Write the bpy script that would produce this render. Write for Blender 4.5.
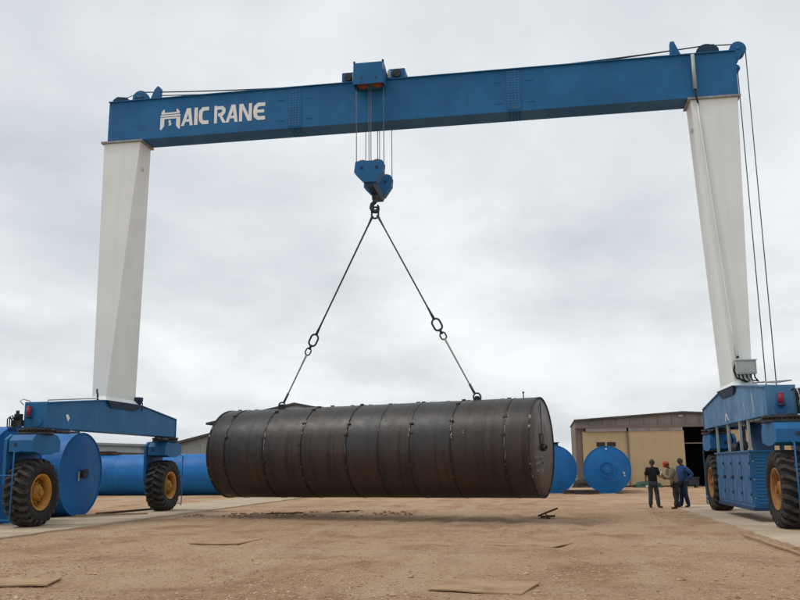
import bpy, bmesh, math, random
from mathutils import Vector, Matrix, noise
random.seed(7)
PI = math.pi
R = math.radians
scene = bpy.context.scene
for o in list(bpy.data.objects):
    bpy.data.objects.remove(o)

# ------------------------------------------------------------------ camera
CAM_H, F_PX = 1.6, 854.2
PITCH, YAW, ROLL = R(11.015), R(9.464), R(-0.519)
fw = Vector((-math.sin(YAW) * math.cos(PITCH), math.cos(YAW) * math.cos(PITCH), math.sin(PITCH)))
rt = Vector((math.cos(YAW), math.sin(YAW), 0))
up = rt.cross(fw)
c_, s_ = math.cos(ROLL), math.sin(ROLL)
rt, up = c_ * rt + s_ * up, -s_ * rt + c_ * up
cam_d = bpy.data.cameras.new('camera')
cam = bpy.data.objects.new('camera', cam_d)
scene.collection.objects.link(cam)
cam.matrix_world = Matrix(((rt.x, up.x, -fw.x, 0), (rt.y, up.y, -fw.y, 0), (rt.z, up.z, -fw.z, CAM_H), (0, 0, 0, 1)))
cam_d.sensor_width = 36
cam_d.lens = F_PX / 800 * 36
cam_d.clip_start, cam_d.clip_end = 0.1, 3000
scene.camera = cam

# ------------------------------------------------------------------ world, sun, exposure
SUN_AZ, SUN_EL = R(256), R(58)          # azimuth clockwise from +Y
w = bpy.data.worlds.new('World')
scene.world = w
w.use_nodes = True
nt = w.node_tree
nt.nodes.clear()
def N(tree, typ, **kw):
    n = tree.nodes.new(typ)
    for k, v in kw.items():
        setattr(n, k, v)
    return n
def L(tree, a, b):
    tree.links.new(a, b)
out = N(nt, 'ShaderNodeOutputWorld')
sky = N(nt, 'ShaderNodeTexSky', sky_type='NISHITA', sun_disc=False, sun_elevation=SUN_EL, sun_rotation=SUN_AZ)
bg_sky = N(nt, 'ShaderNodeBackground')
bg_sky.inputs['Strength'].default_value = 0.06
L(nt, sky.outputs[0], bg_sky.inputs['Color'])
tc = N(nt, 'ShaderNodeTexCoord')
sep = N(nt, 'ShaderNodeSeparateXYZ')
L(nt, tc.outputs['Generated'], sep.inputs[0])
zz = N(nt, 'ShaderNodeMath', operation='MAXIMUM'); zz.inputs[1].default_value = 0.0
L(nt, sep.outputs['Z'], zz.inputs[0])
za = N(nt, 'ShaderNodeMath', operation='ADD'); za.inputs[1].default_value = 0.22
L(nt, zz.outputs[0], za.inputs[0])
dv = N(nt, 'ShaderNodeVectorMath', operation='DIVIDE')
L(nt, tc.outputs['Generated'], dv.inputs[0])
cmb = N(nt, 'ShaderNodeCombineXYZ')
for i in range(3):
    L(nt, za.outputs[0], cmb.inputs[i])
L(nt, cmb.outputs[0], dv.inputs[1])
mp = N(nt, 'ShaderNodeMapping')
mp.inputs['Scale'].default_value = (0.8, 0.62, 0.9)
mp.inputs['Location'].default_value = (1.7, 0.35, 0.2)
L(nt, dv.outputs[0], mp.inputs[0])
n1 = N(nt, 'ShaderNodeTexNoise'); n1.inputs['Scale'].default_value = 1.5; n1.inputs['Detail'].default_value = 6
n1.inputs['Roughness'].default_value = 0.55; n1.inputs['Distortion'].default_value = 0.15
L(nt, mp.outputs[0], n1.inputs['Vector'])
rp = N(nt, 'ShaderNodeValToRGB')
e = rp.color_ramp.elements
e[0].position, e[0].color = 0.30, (0.53, 0.572, 0.605, 1)
e[1].position, e[1].color = 0.66, (0.86, 0.88, 0.895, 1)
m_ = e.new(0.47); m_.color = (0.665, 0.70, 0.726, 1)
L(nt, n1.outputs[0], rp.inputs[0])
bg_c = N(nt, 'ShaderNodeBackground'); bg_c.inputs['Strength'].default_value = 1.0
L(nt, rp.outputs[0], bg_c.inputs['Color'])
mx = N(nt, 'ShaderNodeMixShader'); mx.inputs[0].default_value = 0.95
L(nt, bg_sky.outputs[0], mx.inputs[1]); L(nt, bg_c.outputs[0], mx.inputs[2]); L(nt, mx.outputs[0], out.inputs[0])

sun_d = bpy.data.lights.new('sun', 'SUN')
sun_d.energy, sun_d.angle, sun_d.color = 1.1, R(20), (1.0, 0.965, 0.91)
sun = bpy.data.objects.new('sun', sun_d)
scene.collection.objects.link(sun)
sv = Vector((math.sin(SUN_AZ) * math.cos(SUN_EL), math.cos(SUN_AZ) * math.cos(SUN_EL), math.sin(SUN_EL)))
sun.rotation_euler = (-sv).to_track_quat('-Z', 'Y').to_euler()
sun.location = sv * 60
vs = scene.view_settings
vs.view_transform, vs.look, vs.gamma, vs.use_curve_mapping = 'Standard', 'None', 1, False
vs.exposure = 0.2

# ------------------------------------------------------------------ materials
MATS = {}
def paint(name, c1, c2=None, rough=0.5, scale=2.0, streak=0.0, scol=(0.05, 0.04, 0.03), sscale=(6, 6, 0.5),
          bump=0.05, bscale=40.0, metal=0.0, spot=0.0, spcol=(0.12, 0.05, 0.02), spscale=9.0, lo=0.35, hi=0.65, bdist=0.01, spec=0.3):
    """two-tone paint or bare surface with vertical runs, worn spots and fine relief"""
    m = bpy.data.materials.new(name); m.use_nodes = True
    t = m.node_tree; b = t.nodes['Principled BSDF']
    c2 = c2 or tuple(x * 0.75 for x in c1)
    tcn = N(t, 'ShaderNodeTexCoord')
    geo = tcn.outputs['Object']
    a = N(t, 'ShaderNodeTexNoise'); a.inputs['Scale'].default_value = scale; a.inputs['Detail'].default_value = 6
    L(t, geo, a.inputs['Vector'])
    mr = N(t, 'ShaderNodeMapRange'); mr.inputs[1].default_value = lo; mr.inputs[2].default_value = hi
    L(t, a.outputs[0], mr.inputs[0])
    mix = N(t, 'ShaderNodeMix', data_type='RGBA')
    mix.inputs[6].default_value = (*c1, 1); mix.inputs[7].default_value = (*c2, 1)
    L(t, mr.outputs[0], mix.inputs[0])
    col = mix.outputs[2]
    if streak:
        mpn = N(t, 'ShaderNodeMapping'); mpn.inputs['Scale'].default_value = sscale
        L(t, geo, mpn.inputs[0])
        sn = N(t, 'ShaderNodeTexNoise'); sn.inputs['Scale'].default_value = 1; sn.inputs['Detail'].default_value = 5
        L(t, mpn.outputs[0], sn.inputs['Vector'])
        sr = N(t, 'ShaderNodeMapRange'); sr.inputs[1].default_value = 0.5; sr.inputs[2].default_value = 0.75; sr.inputs[4].default_value = streak
        L(t, sn.outputs[0], sr.inputs[0])
        mk = N(t, 'ShaderNodeMix', data_type='RGBA'); mk.inputs[7].default_value = (*scol, 1)
        L(t, sr.outputs[0], mk.inputs[0]); L(t, col, mk.inputs[6]); col = mk.outputs[2]
    if spot:
        pn = N(t, 'ShaderNodeTexNoise'); pn.inputs['Scale'].default_value = spscale; pn.inputs['Detail'].default_value = 8; pn.inputs['Roughness'].default_value = 0.65
        L(t, geo, pn.inputs['Vector'])
        pr_ = N(t, 'ShaderNodeMapRange'); pr_.inputs[1].default_value = 0.58; pr_.inputs[2].default_value = 0.68; pr_.inputs[4].default_value = spot
        L(t, pn.outputs[0], pr_.inputs[0])
        mk = N(t, 'ShaderNodeMix', data_type='RGBA'); mk.inputs[7].default_value = (*spcol, 1)
        L(t, pr_.outputs[0], mk.inputs[0]); L(t, col, mk.inputs[6]); col = mk.outputs[2]
    L(t, col, b.inputs['Base Color'])
    rr = N(t, 'ShaderNodeMapRange'); rr.inputs[3].default_value = max(rough - 0.08, 0.05); rr.inputs[4].default_value = min(rough + 0.12, 1)
    L(t, a.outputs[0], rr.inputs[0]); L(t, rr.outputs[0], b.inputs['Roughness'])
    b.inputs['Metallic'].default_value = metal
    b.inputs['Specular IOR Level'].default_value = spec
    if bump:
        bn = N(t, 'ShaderNodeTexNoise'); bn.inputs['Scale'].default_value = bscale; bn.inputs['Detail'].default_value = 4
        L(t, geo, bn.inputs['Vector'])
        bp = N(t, 'ShaderNodeBump'); bp.inputs['Strength'].default_value = bump; bp.inputs['Distance'].default_value = bdist
        L(t, bn.outputs[0], bp.inputs['Height']); L(t, bp.outputs[0], b.inputs['Normal'])
    MATS[name] = m
    return m

BLUE = paint('crane_blue_paint', (0.013, 0.138, 0.335), (0.010, 0.108, 0.275), 0.55, 0.9, 0.25, (0.03, 0.06, 0.11), (5, 5, 0.35), 0.06, 3.0, spot=0.25, spcol=(0.02, 0.05, 0.1), spscale=3.0, bdist=0.02)
BLUEW = paint('worn_blue_paint', (0.022, 0.130, 0.30), (0.012, 0.088, 0.215), 0.5, 1.6, 0.45, (0.10, 0.21, 0.35), (4, 4, 0.6), 0.1, 5.0, spot=0.5, spcol=(0.05, 0.045, 0.05), spscale=5.0, bdist=0.02)
BLUED = paint('dusty_blue_paint', (0.075, 0.20, 0.37), (0.030, 0.135, 0.30), 0.55, 1.2, 0.6, (0.26, 0.34, 0.42), (3, 3, 0.5), 0.06, 6.0, spot=0.4, spcol=(0.03, 0.06, 0.11), spscale=4.0)
NAVY = paint('dark_blue_steel', (0.012, 0.045, 0.11), (0.008, 0.03, 0.07), 0.55, 3, 0.3)
TBLUE = paint('tank_blue_paint', (0.004, 0.150, 0.44), (0.004, 0.120, 0.37), 0.5, 0.8, 0.4, (0.012, 0.085, 0.25), (3, 3, 0.4), 0.08, 2.5, spot=0.4, spcol=(0.07, 0.15, 0.28), spscale=2.4, bdist=0.02)
WHITE = paint('leg_white_paint', (0.76, 0.80, 0.795), (0.72, 0.76, 0.755), 0.5, 0.7, 0.13, (0.50, 0.50, 0.44), (5, 5, 0.25), 0.05, 2.0, spot=0.15, spcol=(0.55, 0.53, 0.46), spscale=2.2, bdist=0.02)
LWHITE = paint('letter_white', (0.84, 0.85, 0.84), (0.74, 0.76, 0.76), 0.5, 4, 0.2, (0.4, 0.42, 0.42))
GREYP = paint('light_grey_enamel', (0.42, 0.46, 0.45), (0.36, 0.40, 0.39), 0.45, 3, 0.2, (0.2, 0.2, 0.18))
FLANGE = paint('grey_flange_steel', (0.34, 0.36, 0.37), (0.2, 0.22, 0.24), 0.5, 4, 0.4, (0.12, 0.09, 0.07))
DSTEEL = paint('dark_machine_steel', (0.045, 0.05, 0.055), (0.02, 0.022, 0.026), 0.5, 5, spot=0.3)
GSTEEL = paint('galvanised_steel', (0.42, 0.44, 0.46), (0.3, 0.32, 0.34), 0.42, 6, metal=0.3)
BLACK = paint('black_hose', (0.014, 0.014, 0.015), (0.02, 0.02, 0.02), 0.5, 5)
ROPE = paint('wire_rope', (0.085, 0.09, 0.095), (0.05, 0.052, 0.055), 0.5, 30, metal=0.3, bump=0.4, bscale=60)
ROPEB = paint('bluish_hoist_rope', (0.16, 0.20, 0.25), (0.10, 0.13, 0.18), 0.5, 30, metal=0.2)
STRAP = paint('pale_wire_sling', (0.36, 0.35, 0.30), (0.22, 0.22, 0.2), 0.6, 20)
PALEB = paint('scuffed_bolt_paint', (0.16, 0.27, 0.38), (0.06, 0.17, 0.32), 0.5, 12)
RUBBER = paint('tyre_rubber', (0.020, 0.020, 0.021), (0.012, 0.012, 0.013), 0.75, 4, 0, bump=0.25, bscale=30, spot=0.75, spcol=(0.075, 0.062, 0.05), spscale=3.5)
DUSTYR = paint('dusty_tread_rubber', (0.060, 0.055, 0.050), (0.030, 0.029, 0.028), 0.85, 6, 0, bump=0.3, bscale=30, spot=0.6, spcol=(0.13, 0.105, 0.08), spscale=4)
OCHRE = paint('ochre_rim_paint', (0.46, 0.225, 0.035), (0.33, 0.145, 0.025), 0.5, 5, 0.3, (0.12, 0.06, 0.03), spot=0.5, spcol=(0.09, 0.045, 0.02), spscale=7)
SHADERIM = paint('dirty_shaded_rim_paint', (0.36, 0.165, 0.035), (0.20, 0.085, 0.03), 0.6, 6, 0.3, (0.06, 0.04, 0.03), spot=0.6, spcol=(0.07, 0.035, 0.02), spscale=8)  # browner copy of the rim ochre: dirt, plus shade put into the colour
ORANGE = paint('orange_sheave_paint', (0.34, 0.11, 0.04), (0.15, 0.055, 0.03), 0.5, 6, 0.3)
RED = paint('red_lens', (0.32, 0.025, 0.055), (0.22, 0.015, 0.04), 0.45, 5)
RUST = paint('rusted_steel', (0.10, 0.055, 0.03), (0.05, 0.03, 0.02), 0.8, 8, bump=0.4, bscale=30)
WOOD = paint('weathered_board', (0.44, 0.29, 0.165), (0.34, 0.215, 0.12), 0.85, 2.2, 0.4, (0.15, 0.10, 0.06), (1.5, 14, 3), 0.3, 25, spot=0.5, spcol=(0.13, 0.09, 0.055), spscale=1.6)
PLATE = paint('dusty_steel_sheet', (0.42, 0.28, 0.155), (0.33, 0.205, 0.11), 0.85, 1.6, 0.3, (0.12, 0.085, 0.055), (2, 2, 2), 0.15, 20, spot=0.7, spcol=(0.19, 0.12, 0.065), spscale=1.2)
CONC = paint('dusty_concrete', (0.50, 0.40, 0.285), (0.40, 0.305, 0.205), 0.9, 0.7, 0.5, (0.25, 0.19, 0.13), (0.25, 1.6, 1), 0.5, 14, spot=0.6, spcol=(0.30, 0.20, 0.12), spscale=0.9, bdist=0.02)
BEIGE = paint('beige_door_sheet', (0.53, 0.395, 0.235), (0.47, 0.35, 0.205), 0.6, 0.5, 0.3, (0.36, 0.25, 0.13), (2, 2, 0.2))
GREYW = paint('grey_cladding', (0.30, 0.275, 0.245), (0.25, 0.225, 0.20), 0.7, 0.7, 0.3, (0.12, 0.1, 0.08), (1.5, 1.5, 0.15))
BROWNW = paint('brown_cladding', (0.21, 0.165, 0.14), (0.17, 0.13, 0.11), 0.7, 0.7, 0.3)
ROOF = paint('dark_roof_sheet', (0.06, 0.056, 0.054), (0.09, 0.082, 0.078), 0.6, 1)
SHEDG = paint('grey_green_cladding', (0.33, 0.36, 0.345), (0.27, 0.295, 0.285), 0.6, 0.4, 0.3, (0.2, 0.21, 0.2))
SHEDW = paint('pale_cladding', (0.66, 0.68, 0.68), (0.58, 0.60, 0.60), 0.6, 0.4, 0.2)
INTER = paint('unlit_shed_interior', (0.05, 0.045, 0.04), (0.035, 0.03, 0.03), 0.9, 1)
GREEN = paint('green_tarpaulin', (0.03, 0.10, 0.06), (0.02, 0.06, 0.04), 0.6, 4)
SKIN = paint('skin', (0.20, 0.105, 0.065), (0.17, 0.085, 0.055), 0.5, 10, bump=0)
HAIR = paint('dark_hair', (0.02, 0.016, 0.013), (0.03, 0.022, 0.018), 0.6, 20)
def cloth(name, c):
    return paint(name, c, tuple(x * 0.72 for x in c), 0.9, 8, bump=0.35, bscale=22, bdist=0.03)
BLACKT, JEANG, JEANB, TANJ, SHIRTB, DARKTR = (cloth('black_cotton', (0.016, 0.016, 0.018)), cloth('grey_denim', (0.055, 0.068, 0.085)),
    cloth('dark_blue_denim', (0.022, 0.04, 0.075)), cloth('tan_cotton', (0.25, 0.20, 0.145)), cloth('blue_cotton', (0.035, 0.085, 0.23)), cloth('charcoal_cotton', (0.034, 0.034, 0.036)))
CAPR, CAPD, BOOT = cloth('red_cloth', (0.52, 0.065, 0.03)), cloth('olive_cloth', (0.06, 0.055, 0.04)), cloth('brown_leather', (0.06, 0.035, 0.022))
PAPER = paint('white_paper', (0.7, 0.7, 0.68), (0.62, 0.62, 0.6), 0.7, 4)

def steel_shell(name='mill_scale_steel', k=1.0):
    """mill-scale plate: every rolled strake has its own tone, rust blooms and chalky scuffs"""
    m = bpy.data.materials.new(name); m.use_nodes = True
    t = m.node_tree; b = t.nodes['Principled BSDF']
    tcn = N(t, 'ShaderNodeTexCoord'); info = N(t, 'ShaderNodeObjectInfo')
    def noise_(sc, det, scale=(1, 1, 1), ro=0.6):
        mpn = N(t, 'ShaderNodeMapping'); mpn.inputs['Scale'].default_value = scale
        L(t, tcn.outputs['Object'], mpn.inputs[0])
        add = N(t, 'ShaderNodeVectorMath', operation='ADD'); L(t, mpn.outputs[0], add.inputs[0]); L(t, info.outputs['Random'], add.inputs[1])
        n = N(t, 'ShaderNodeTexNoise'); n.inputs['Scale'].default_value = sc; n.inputs['Detail'].default_value = det; n.inputs['Roughness'].default_value = ro
        L(t, add.outputs[0], n.inputs['Vector']); return n.outputs[0]
    def mixc(fac, lo, hi, amt, a, bcol):
        r = N(t, 'ShaderNodeMapRange'); r.inputs[1].default_value = lo; r.inputs[2].default_value = hi; r.inputs[4].default_value = amt
        L(t, fac, r.inputs[0])
        a = tuple(x * k for x in a) if isinstance(a, tuple) else a; bcol = tuple(x * k for x in bcol)
        k_ = N(t, 'ShaderNodeMix', data_type='RGBA'); L(t, r.outputs[0], k_.inputs[0])
        if isinstance(a, tuple): k_.inputs[6].default_value = (*a, 1)
        else: L(t, a, k_.inputs[6])
        k_.inputs[7].default_value = (*bcol, 1); return k_.outputs[2]
    col = mixc(info.outputs['Random'], 0, 1, 1.0, (0.030, 0.024, 0.021), (0.024, 0.026, 0.031))
    col = mixc(noise_(0.9, 6, (1.5, 1, 1)), 0.42, 0.68, 0.85, col, (0.052, 0.031, 0.021))
    col = mixc(noise_(1.4, 7, (2.6, 0.5, 0.5), 0.7), 0.50, 0.66, 0.55, col, (0.060, 0.036, 0.024))
    col = mixc(noise_(2.2, 3, (3.2, 0.12, 0.12)), 0.48, 0.72, 0.8, col, (0.012, 0.0105, 0.010))
    col = mixc(noise_(3.0, 5, (7.5, 0.25, 0.25), 0.7), 0.55, 0.72, 0.6, col, (0.064, 0.048, 0.039))
    col = mixc(noise_(6, 8, (1, 1, 1), 0.7), 0.60, 0.72, 0.35, col, (0.11, 0.08, 0.06))
    gs = N(t, 'ShaderNodeSeparateXYZ'); L(t, tcn.outputs['Generated'], gs.inputs[0])
    ab = N(t, 'ShaderNodeMath', operation='SUBTRACT'); L(t, gs.outputs[0], ab.inputs[0]); ab.inputs[1].default_value = 0.5
    aa = N(t, 'ShaderNodeMath', operation='ABSOLUTE'); L(t, ab.outputs[0], aa.inputs[0])
    wob = N(t, 'ShaderNodeMath', operation='MULTIPLY_ADD'); L(t, noise_(2.5, 4), wob.inputs[0]); wob.inputs[1].default_value = 0.12; L(t, aa.outputs[0], wob.inputs[2])
    col = mixc(wob.outputs[0], 0.49, 0.56, 0.8, col, (0.011, 0.010, 0.010))     # burnt band beside every weld
    L(t, col, b.inputs['Base Color'])
    r = N(t, 'ShaderNodeMapRange'); r.inputs[3].default_value = 0.30; r.inputs[4].default_value = 0.60
    L(t, noise_(3, 6), r.inputs[0]); L(t, r.outputs[0], b.inputs['Roughness'])
    b.inputs['Metallic'].default_value = 0.15
    bp = N(t, 'ShaderNodeBump'); bp.inputs['Strength'].default_value = 0.3; bp.inputs['Distance'].default_value = 0.02
    L(t, noise_(9, 6, (0.8, 1, 1)), bp.inputs['Height']); L(t, bp.outputs[0], b.inputs['Normal'])
    return m
MILL = steel_shell(); MILLE = steel_shell('mill_scale_end_plate', 2.6)
BEAD = paint('weld_bead', (0.036, 0.031, 0.028), (0.018, 0.016, 0.016), 0.6, 14, bump=0.5, bscale=40, spot=0.9, spcol=(0.42, 0.38, 0.32), spscale=5.5)
CHALK = paint('white_chalk', (0.50, 0.49, 0.46), (0.16, 0.15, 0.14), 0.9, 30)

def dirt():
    m = bpy.data.materials.new('dry_gravelly_earth'); m.use_nodes = True
    t = m.node_tree; b = t.nodes['Principled BSDF']
    tcn = N(t, 'ShaderNodeTexCoord'); v = tcn.outputs['Object']
    def nz(sc, det=6, ro=0.6, scale=None, dis=0.0):
        src = v
        if scale:
            q = N(t, 'ShaderNodeMapping'); q.inputs['Scale'].default_value = scale; L(t, v, q.inputs[0]); src = q.outputs[0]
        n = N(t, 'ShaderNodeTexNoise'); n.inputs['Scale'].default_value = sc; n.inputs['Detail'].default_value = det; n.inputs['Roughness'].default_value = ro
        n.inputs['Distortion'].default_value = dis
        L(t, src, n.inputs['Vector']); return n.outputs[0]
    def mixc(fac, lo, hi, amt, a, bcol):
        r = N(t, 'ShaderNodeMapRange'); r.inputs[1].default_value = lo; r.inputs[2].default_value = hi; r.inputs[4].default_value = amt
        L(t, fac, r.inputs[0]); k = N(t, 'ShaderNodeMix', data_type='RGBA'); L(t, r.outputs[0], k.inputs[0])
        if isinstance(a, tuple): k.inputs[6].default_value = (*a, 1)
        else: L(t, a, k.inputs[6])
        k.inputs[7].default_value = (*bcol, 1); return k.outputs[2]
    col = mixc(nz(0.16, 7, 0.62, (1, 0.6, 1)), 0.40, 0.62, 1.0, (0.60, 0.39, 0.225), (0.50, 0.29, 0.150))
    col = mixc(nz(0.55, 8, 0.68, None, 0.6), 0.47, 0.64, 0.85, col, (0.34, 0.145, 0.060))
    col = mixc(nz(0.5, 5, 0.6, (1.5, 0.10, 1), 0.3), 0.50, 0.66, 0.65, col, (0.60, 0.43, 0.27))
    col = mixc(nz(0.42, 6, 0.65, (1.1, 0.22, 1), 0.5), 0.55, 0.68, 0.7, col, (0.37, 0.165, 0.08))
    col = mixc(nz(0.33, 6, 0.6, (0.35, 1.2, 1)), 0.52, 0.66, 0.6, col, (0.58, 0.41, 0.255))
    col = mixc(nz(7, 8, 0.75), 0.50, 0.70, 0.7, col, (0.62, 0.465, 0.30))
    col = mixc(nz(13, 6, 0.75), 0.53, 0.68, 0.7, col, (0.17, 0.095, 0.050))
    col = mixc(nz(38, 4, 0.8), 0.53, 0.66, 0.7, col, (0.15, 0.085, 0.045))
    vo = N(t, 'ShaderNodeTexVoronoi'); vo.inputs['Scale'].default_value = 16; L(t, v, vo.inputs['Vector'])
    col = mixc(vo.outputs['Distance'], 0.20, 0.08, 0.45, col, (0.62, 0.50, 0.36))
    L(t, col, b.inputs['Base Color']); b.inputs['Roughness'].default_value = 0.95
    h1 = nz(9, 8, 0.72); h2 = vo.outputs['Distance']
    sm = N(t, 'ShaderNodeMath', operation='MULTIPLY_ADD'); L(t, h2, sm.inputs[0]); sm.inputs[1].default_value = -0.35; L(t, h1, sm.inputs[2])
    bp = N(t, 'ShaderNodeBump'); bp.inputs['Strength'].default_value = 1.0; bp.inputs['Distance'].default_value = 0.09
    L(t, sm.outputs[0], bp.inputs['Height']); L(t, bp.outputs[0], b.inputs['Normal'])
    return m
DIRT = dirt()
def stone_mat():
    m = bpy.data.materials.new('loose_stone'); m.use_nodes = True
    t = m.node_tree; b = t.nodes['Principled BSDF']
    tcn = N(t, 'ShaderNodeTexCoord')
    n = N(t, 'ShaderNodeTexNoise'); n.inputs['Scale'].default_value = 11; n.inputs['Detail'].default_value = 3; L(t, tcn.outputs['Object'], n.inputs['Vector'])
    r = N(t, 'ShaderNodeValToRGB'); e = r.color_ramp.elements
    e[0].position, e[0].color = 0.40, (0.30, 0.150, 0.075, 1)
    e[1].position, e[1].color = 0.66, (0.62, 0.47, 0.32, 1)
    L(t, n.outputs[0], r.inputs[0]); L(t, r.outputs[0], b.inputs['Base Color']); b.inputs['Roughness'].default_value = 0.9
    return m
STONE = stone_mat()

# ------------------------------------------------------------------ mesh helpers
def box(bm, x0, x1, y0, y1, z0, z1):
    v = [bm.verts.new(p) for p in ((x0, y0, z0), (x1, y0, z0), (x1, y1, z0), (x0, y1, z0), (x0, y0, z1), (x1, y0, z1), (x1, y1, z1), (x0, y1, z1))]
    for f in ((3, 2, 1, 0), (4, 5, 6, 7), (0, 1, 5, 4), (1, 2, 6, 5), (2, 3, 7, 6), (3, 0, 4, 7)):
        bm.faces.new([v[i] for i in f])
    return v
def hexa(bm, bot, top):
    v = [bm.verts.new(p) for p in list(bot) + list(top)]
    n = len(bot)
    bm.faces.new(v[:n][::-1]); bm.faces.new(v[n:])
    for i in range(n):
        j = (i + 1) % n
        bm.faces.new((v[i], v[j], v[n + j], v[n + i]))
def prism(bm, pts, axis, a0, a1):
    """extrude a 2-D outline along x ('x': pts are y,z), y (pts x,z) or z (pts x,y)"""
    mk = {'x': lambda p, a: (a, p[0], p[1]), 'y': lambda p, a: (p[0], a, p[1]), 'z': lambda p, a: (p[0], p[1], a)}[axis]
    hexa(bm, [mk(p, a0) for p in pts], [mk(p, a1) for p in pts])
def frame_of(d):
    d = d.normalized(); a = Vector((0, 0, 1)) if abs(d.z) < 0.9 else Vector((1, 0, 0))
    u = d.cross(a).normalized(); return u, d.cross(u).normalized()
def cyl(bm, p0, p1, r0, r1=None, n=16, caps=True):
    r1 = r0 if r1 is None else r1
    p0, p1 = Vector(p0), Vector(p1); u, v = frame_of(p1 - p0)
    A = [bm.verts.new(p0 + r0 * (math.cos(2 * PI * i / n) * u + math.sin(2 * PI * i / n) * v)) for i in range(n)]
    B = [bm.verts.new(p1 + r1 * (math.cos(2 * PI * i / n) * u + math.sin(2 * PI * i / n) * v)) for i in range(n)]
    for i in range(n):
        j = (i + 1) % n
        f = bm.faces.new((A[i], A[j], B[j], B[i])); f.smooth = n > 8
    if caps:
        bm.faces.new(A[::-1]); bm.faces.new(B)
def tube(bm, pts, r, n=6, closed=False):
    pts = [Vector(p) for p in pts]; rings = []
    m = len(pts)
    for k, p in enumerate(pts):
        a = pts[(k - 1) % m] if closed or k else p
        b = pts[(k + 1) % m] if closed or k < m - 1 else p
        d = (b - a).normalized()
        if rings:
            u = (pu - d * pu.dot(d)).normalized(); v = d.cross(u)
        else:
            u, v = frame_of(d)
        pu = u
        rr = r[k] if isinstance(r, (list, tuple)) else r
        rings.append([bm.verts.new(p + rr * (math.cos(2 * PI * i / n) * u + math.sin(2 * PI * i / n) * v)) for i in range(n)])
    for k in range(m if closed else m - 1):
        A, B = rings[k], rings[(k + 1) % m]
        off = 0
        if closed and k == m - 1:
            off = min(range(n), key=lambda o: sum((A[i].co - B[(i + o) % n].co).length for i in range(n)))
        for i in range(n):
            j = (i + 1) % n
            f = bm.faces.new((A[i], A[j], B[(j + off) % n], B[(i + off) % n])); f.smooth = True
    if not closed:
        bm.faces.new(rings[0][::-1]); bm.faces.new(rings[-1])
def lathe(bm, prof, axis='x', c=(0, 0, 0), n=48, smooth=True, closed=False):
    """prof: (radius, position along axis)"""
    c = Vector(c); rings = []
    ax = {'x': 0, 'y': 1, 'z': 2}[axis]
    for r, h in prof:
        ring = []
        for i in range(n):
            a = 2 * PI * i / n; p = [0, 0, 0]; p[ax] = h; p[(ax + 1) % 3] = r * math.cos(a); p[(ax + 2) % 3] = r * math.sin(a)
            ring.append(bm.verts.new(c + Vector(p)))
        rings.append(ring)
    k = len(rings)
    for q in range(k if closed else k - 1):
        A, B = rings[q], rings[(q + 1) % k]
        for i in range(n):
            j = (i + 1) % n
            f = bm.faces.new((A[i], A[j], B[j], B[i])); f.smooth = smooth
    if not closed:
        if prof[0][0] > 1e-4: bm.faces.new(rings[0][::-1])
        if prof[-1][0] > 1e-4: bm.faces.new(rings[-1])
def bevel(bm, wd, seg=1):
    bmesh.ops.bevel(bm, geom=[e for e in bm.edges if len(e.link_faces) == 2 and e.calc_face_angle(0) > 0.5], offset=wd, segments=seg, affect='EDGES', clamp_overlap=True)
WORLD = {}
def wloc(o): return WORLD.get(o.name, Vector((0, 0, 0)))
def obj(name, bm, mat, parent=None, centre=True, bev=0.0, auto=False):
    """bm in world coordinates -> one mesh object, origin at its own centre, child of parent"""
    if bev: bevel(bm, bev)
    bmesh.ops.recalc_face_normals(bm, faces=bm.faces)
    c = Vector((0, 0, 0))
    if centre and bm.verts:
        mn = Vector([min(v.co[i] for v in bm.verts) for i in range(3)]); mxv = Vector([max(v.co[i] for v in bm.verts) for i in range(3)])
        c = (mn + mxv) / 2
        bmesh.ops.translate(bm, verts=bm.verts, vec=-c)
    me = bpy.data.meshes.new(name); bm.to_mesh(me); bm.free()
    me.materials.append(mat)
    o = bpy.data.objects.new(name, me); scene.collection.objects.link(o)
    WORLD[o.name] = c
    if parent:
        o.parent = parent; o.location = c - wloc(parent)
    else:
        o.location = c
    return o
def tag(o, label, cat, group=None, kind=None):
    o['label'] = label; o['category'] = cat
    if group: o['group'] = group
    if kind: o['kind'] = kind
    return o
def thing(name, label, cat, loc=(0, 0, 0), group=None):
    o = bpy.data.objects.new(name, None); o.empty_display_size = 0.3; scene.collection.objects.link(o)
    o.location = loc; WORLD[o.name] = Vector(loc)
    return tag(o, label, cat, group)
def new(): return bmesh.new()
def shape(name, mat, parent, *prims, bev=0.0, **kw):
    bm = new()
    for p in prims: p[0](bm, *p[1:])
    return obj(name, bm, mat, parent, bev=bev, **kw)
def copy_tree(o, parent=None):
    c = o.copy(); scene.collection.objects.link(c); c.parent = parent
    for ch in list(o.children):
        copy_tree(ch, c)
    return c

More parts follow.
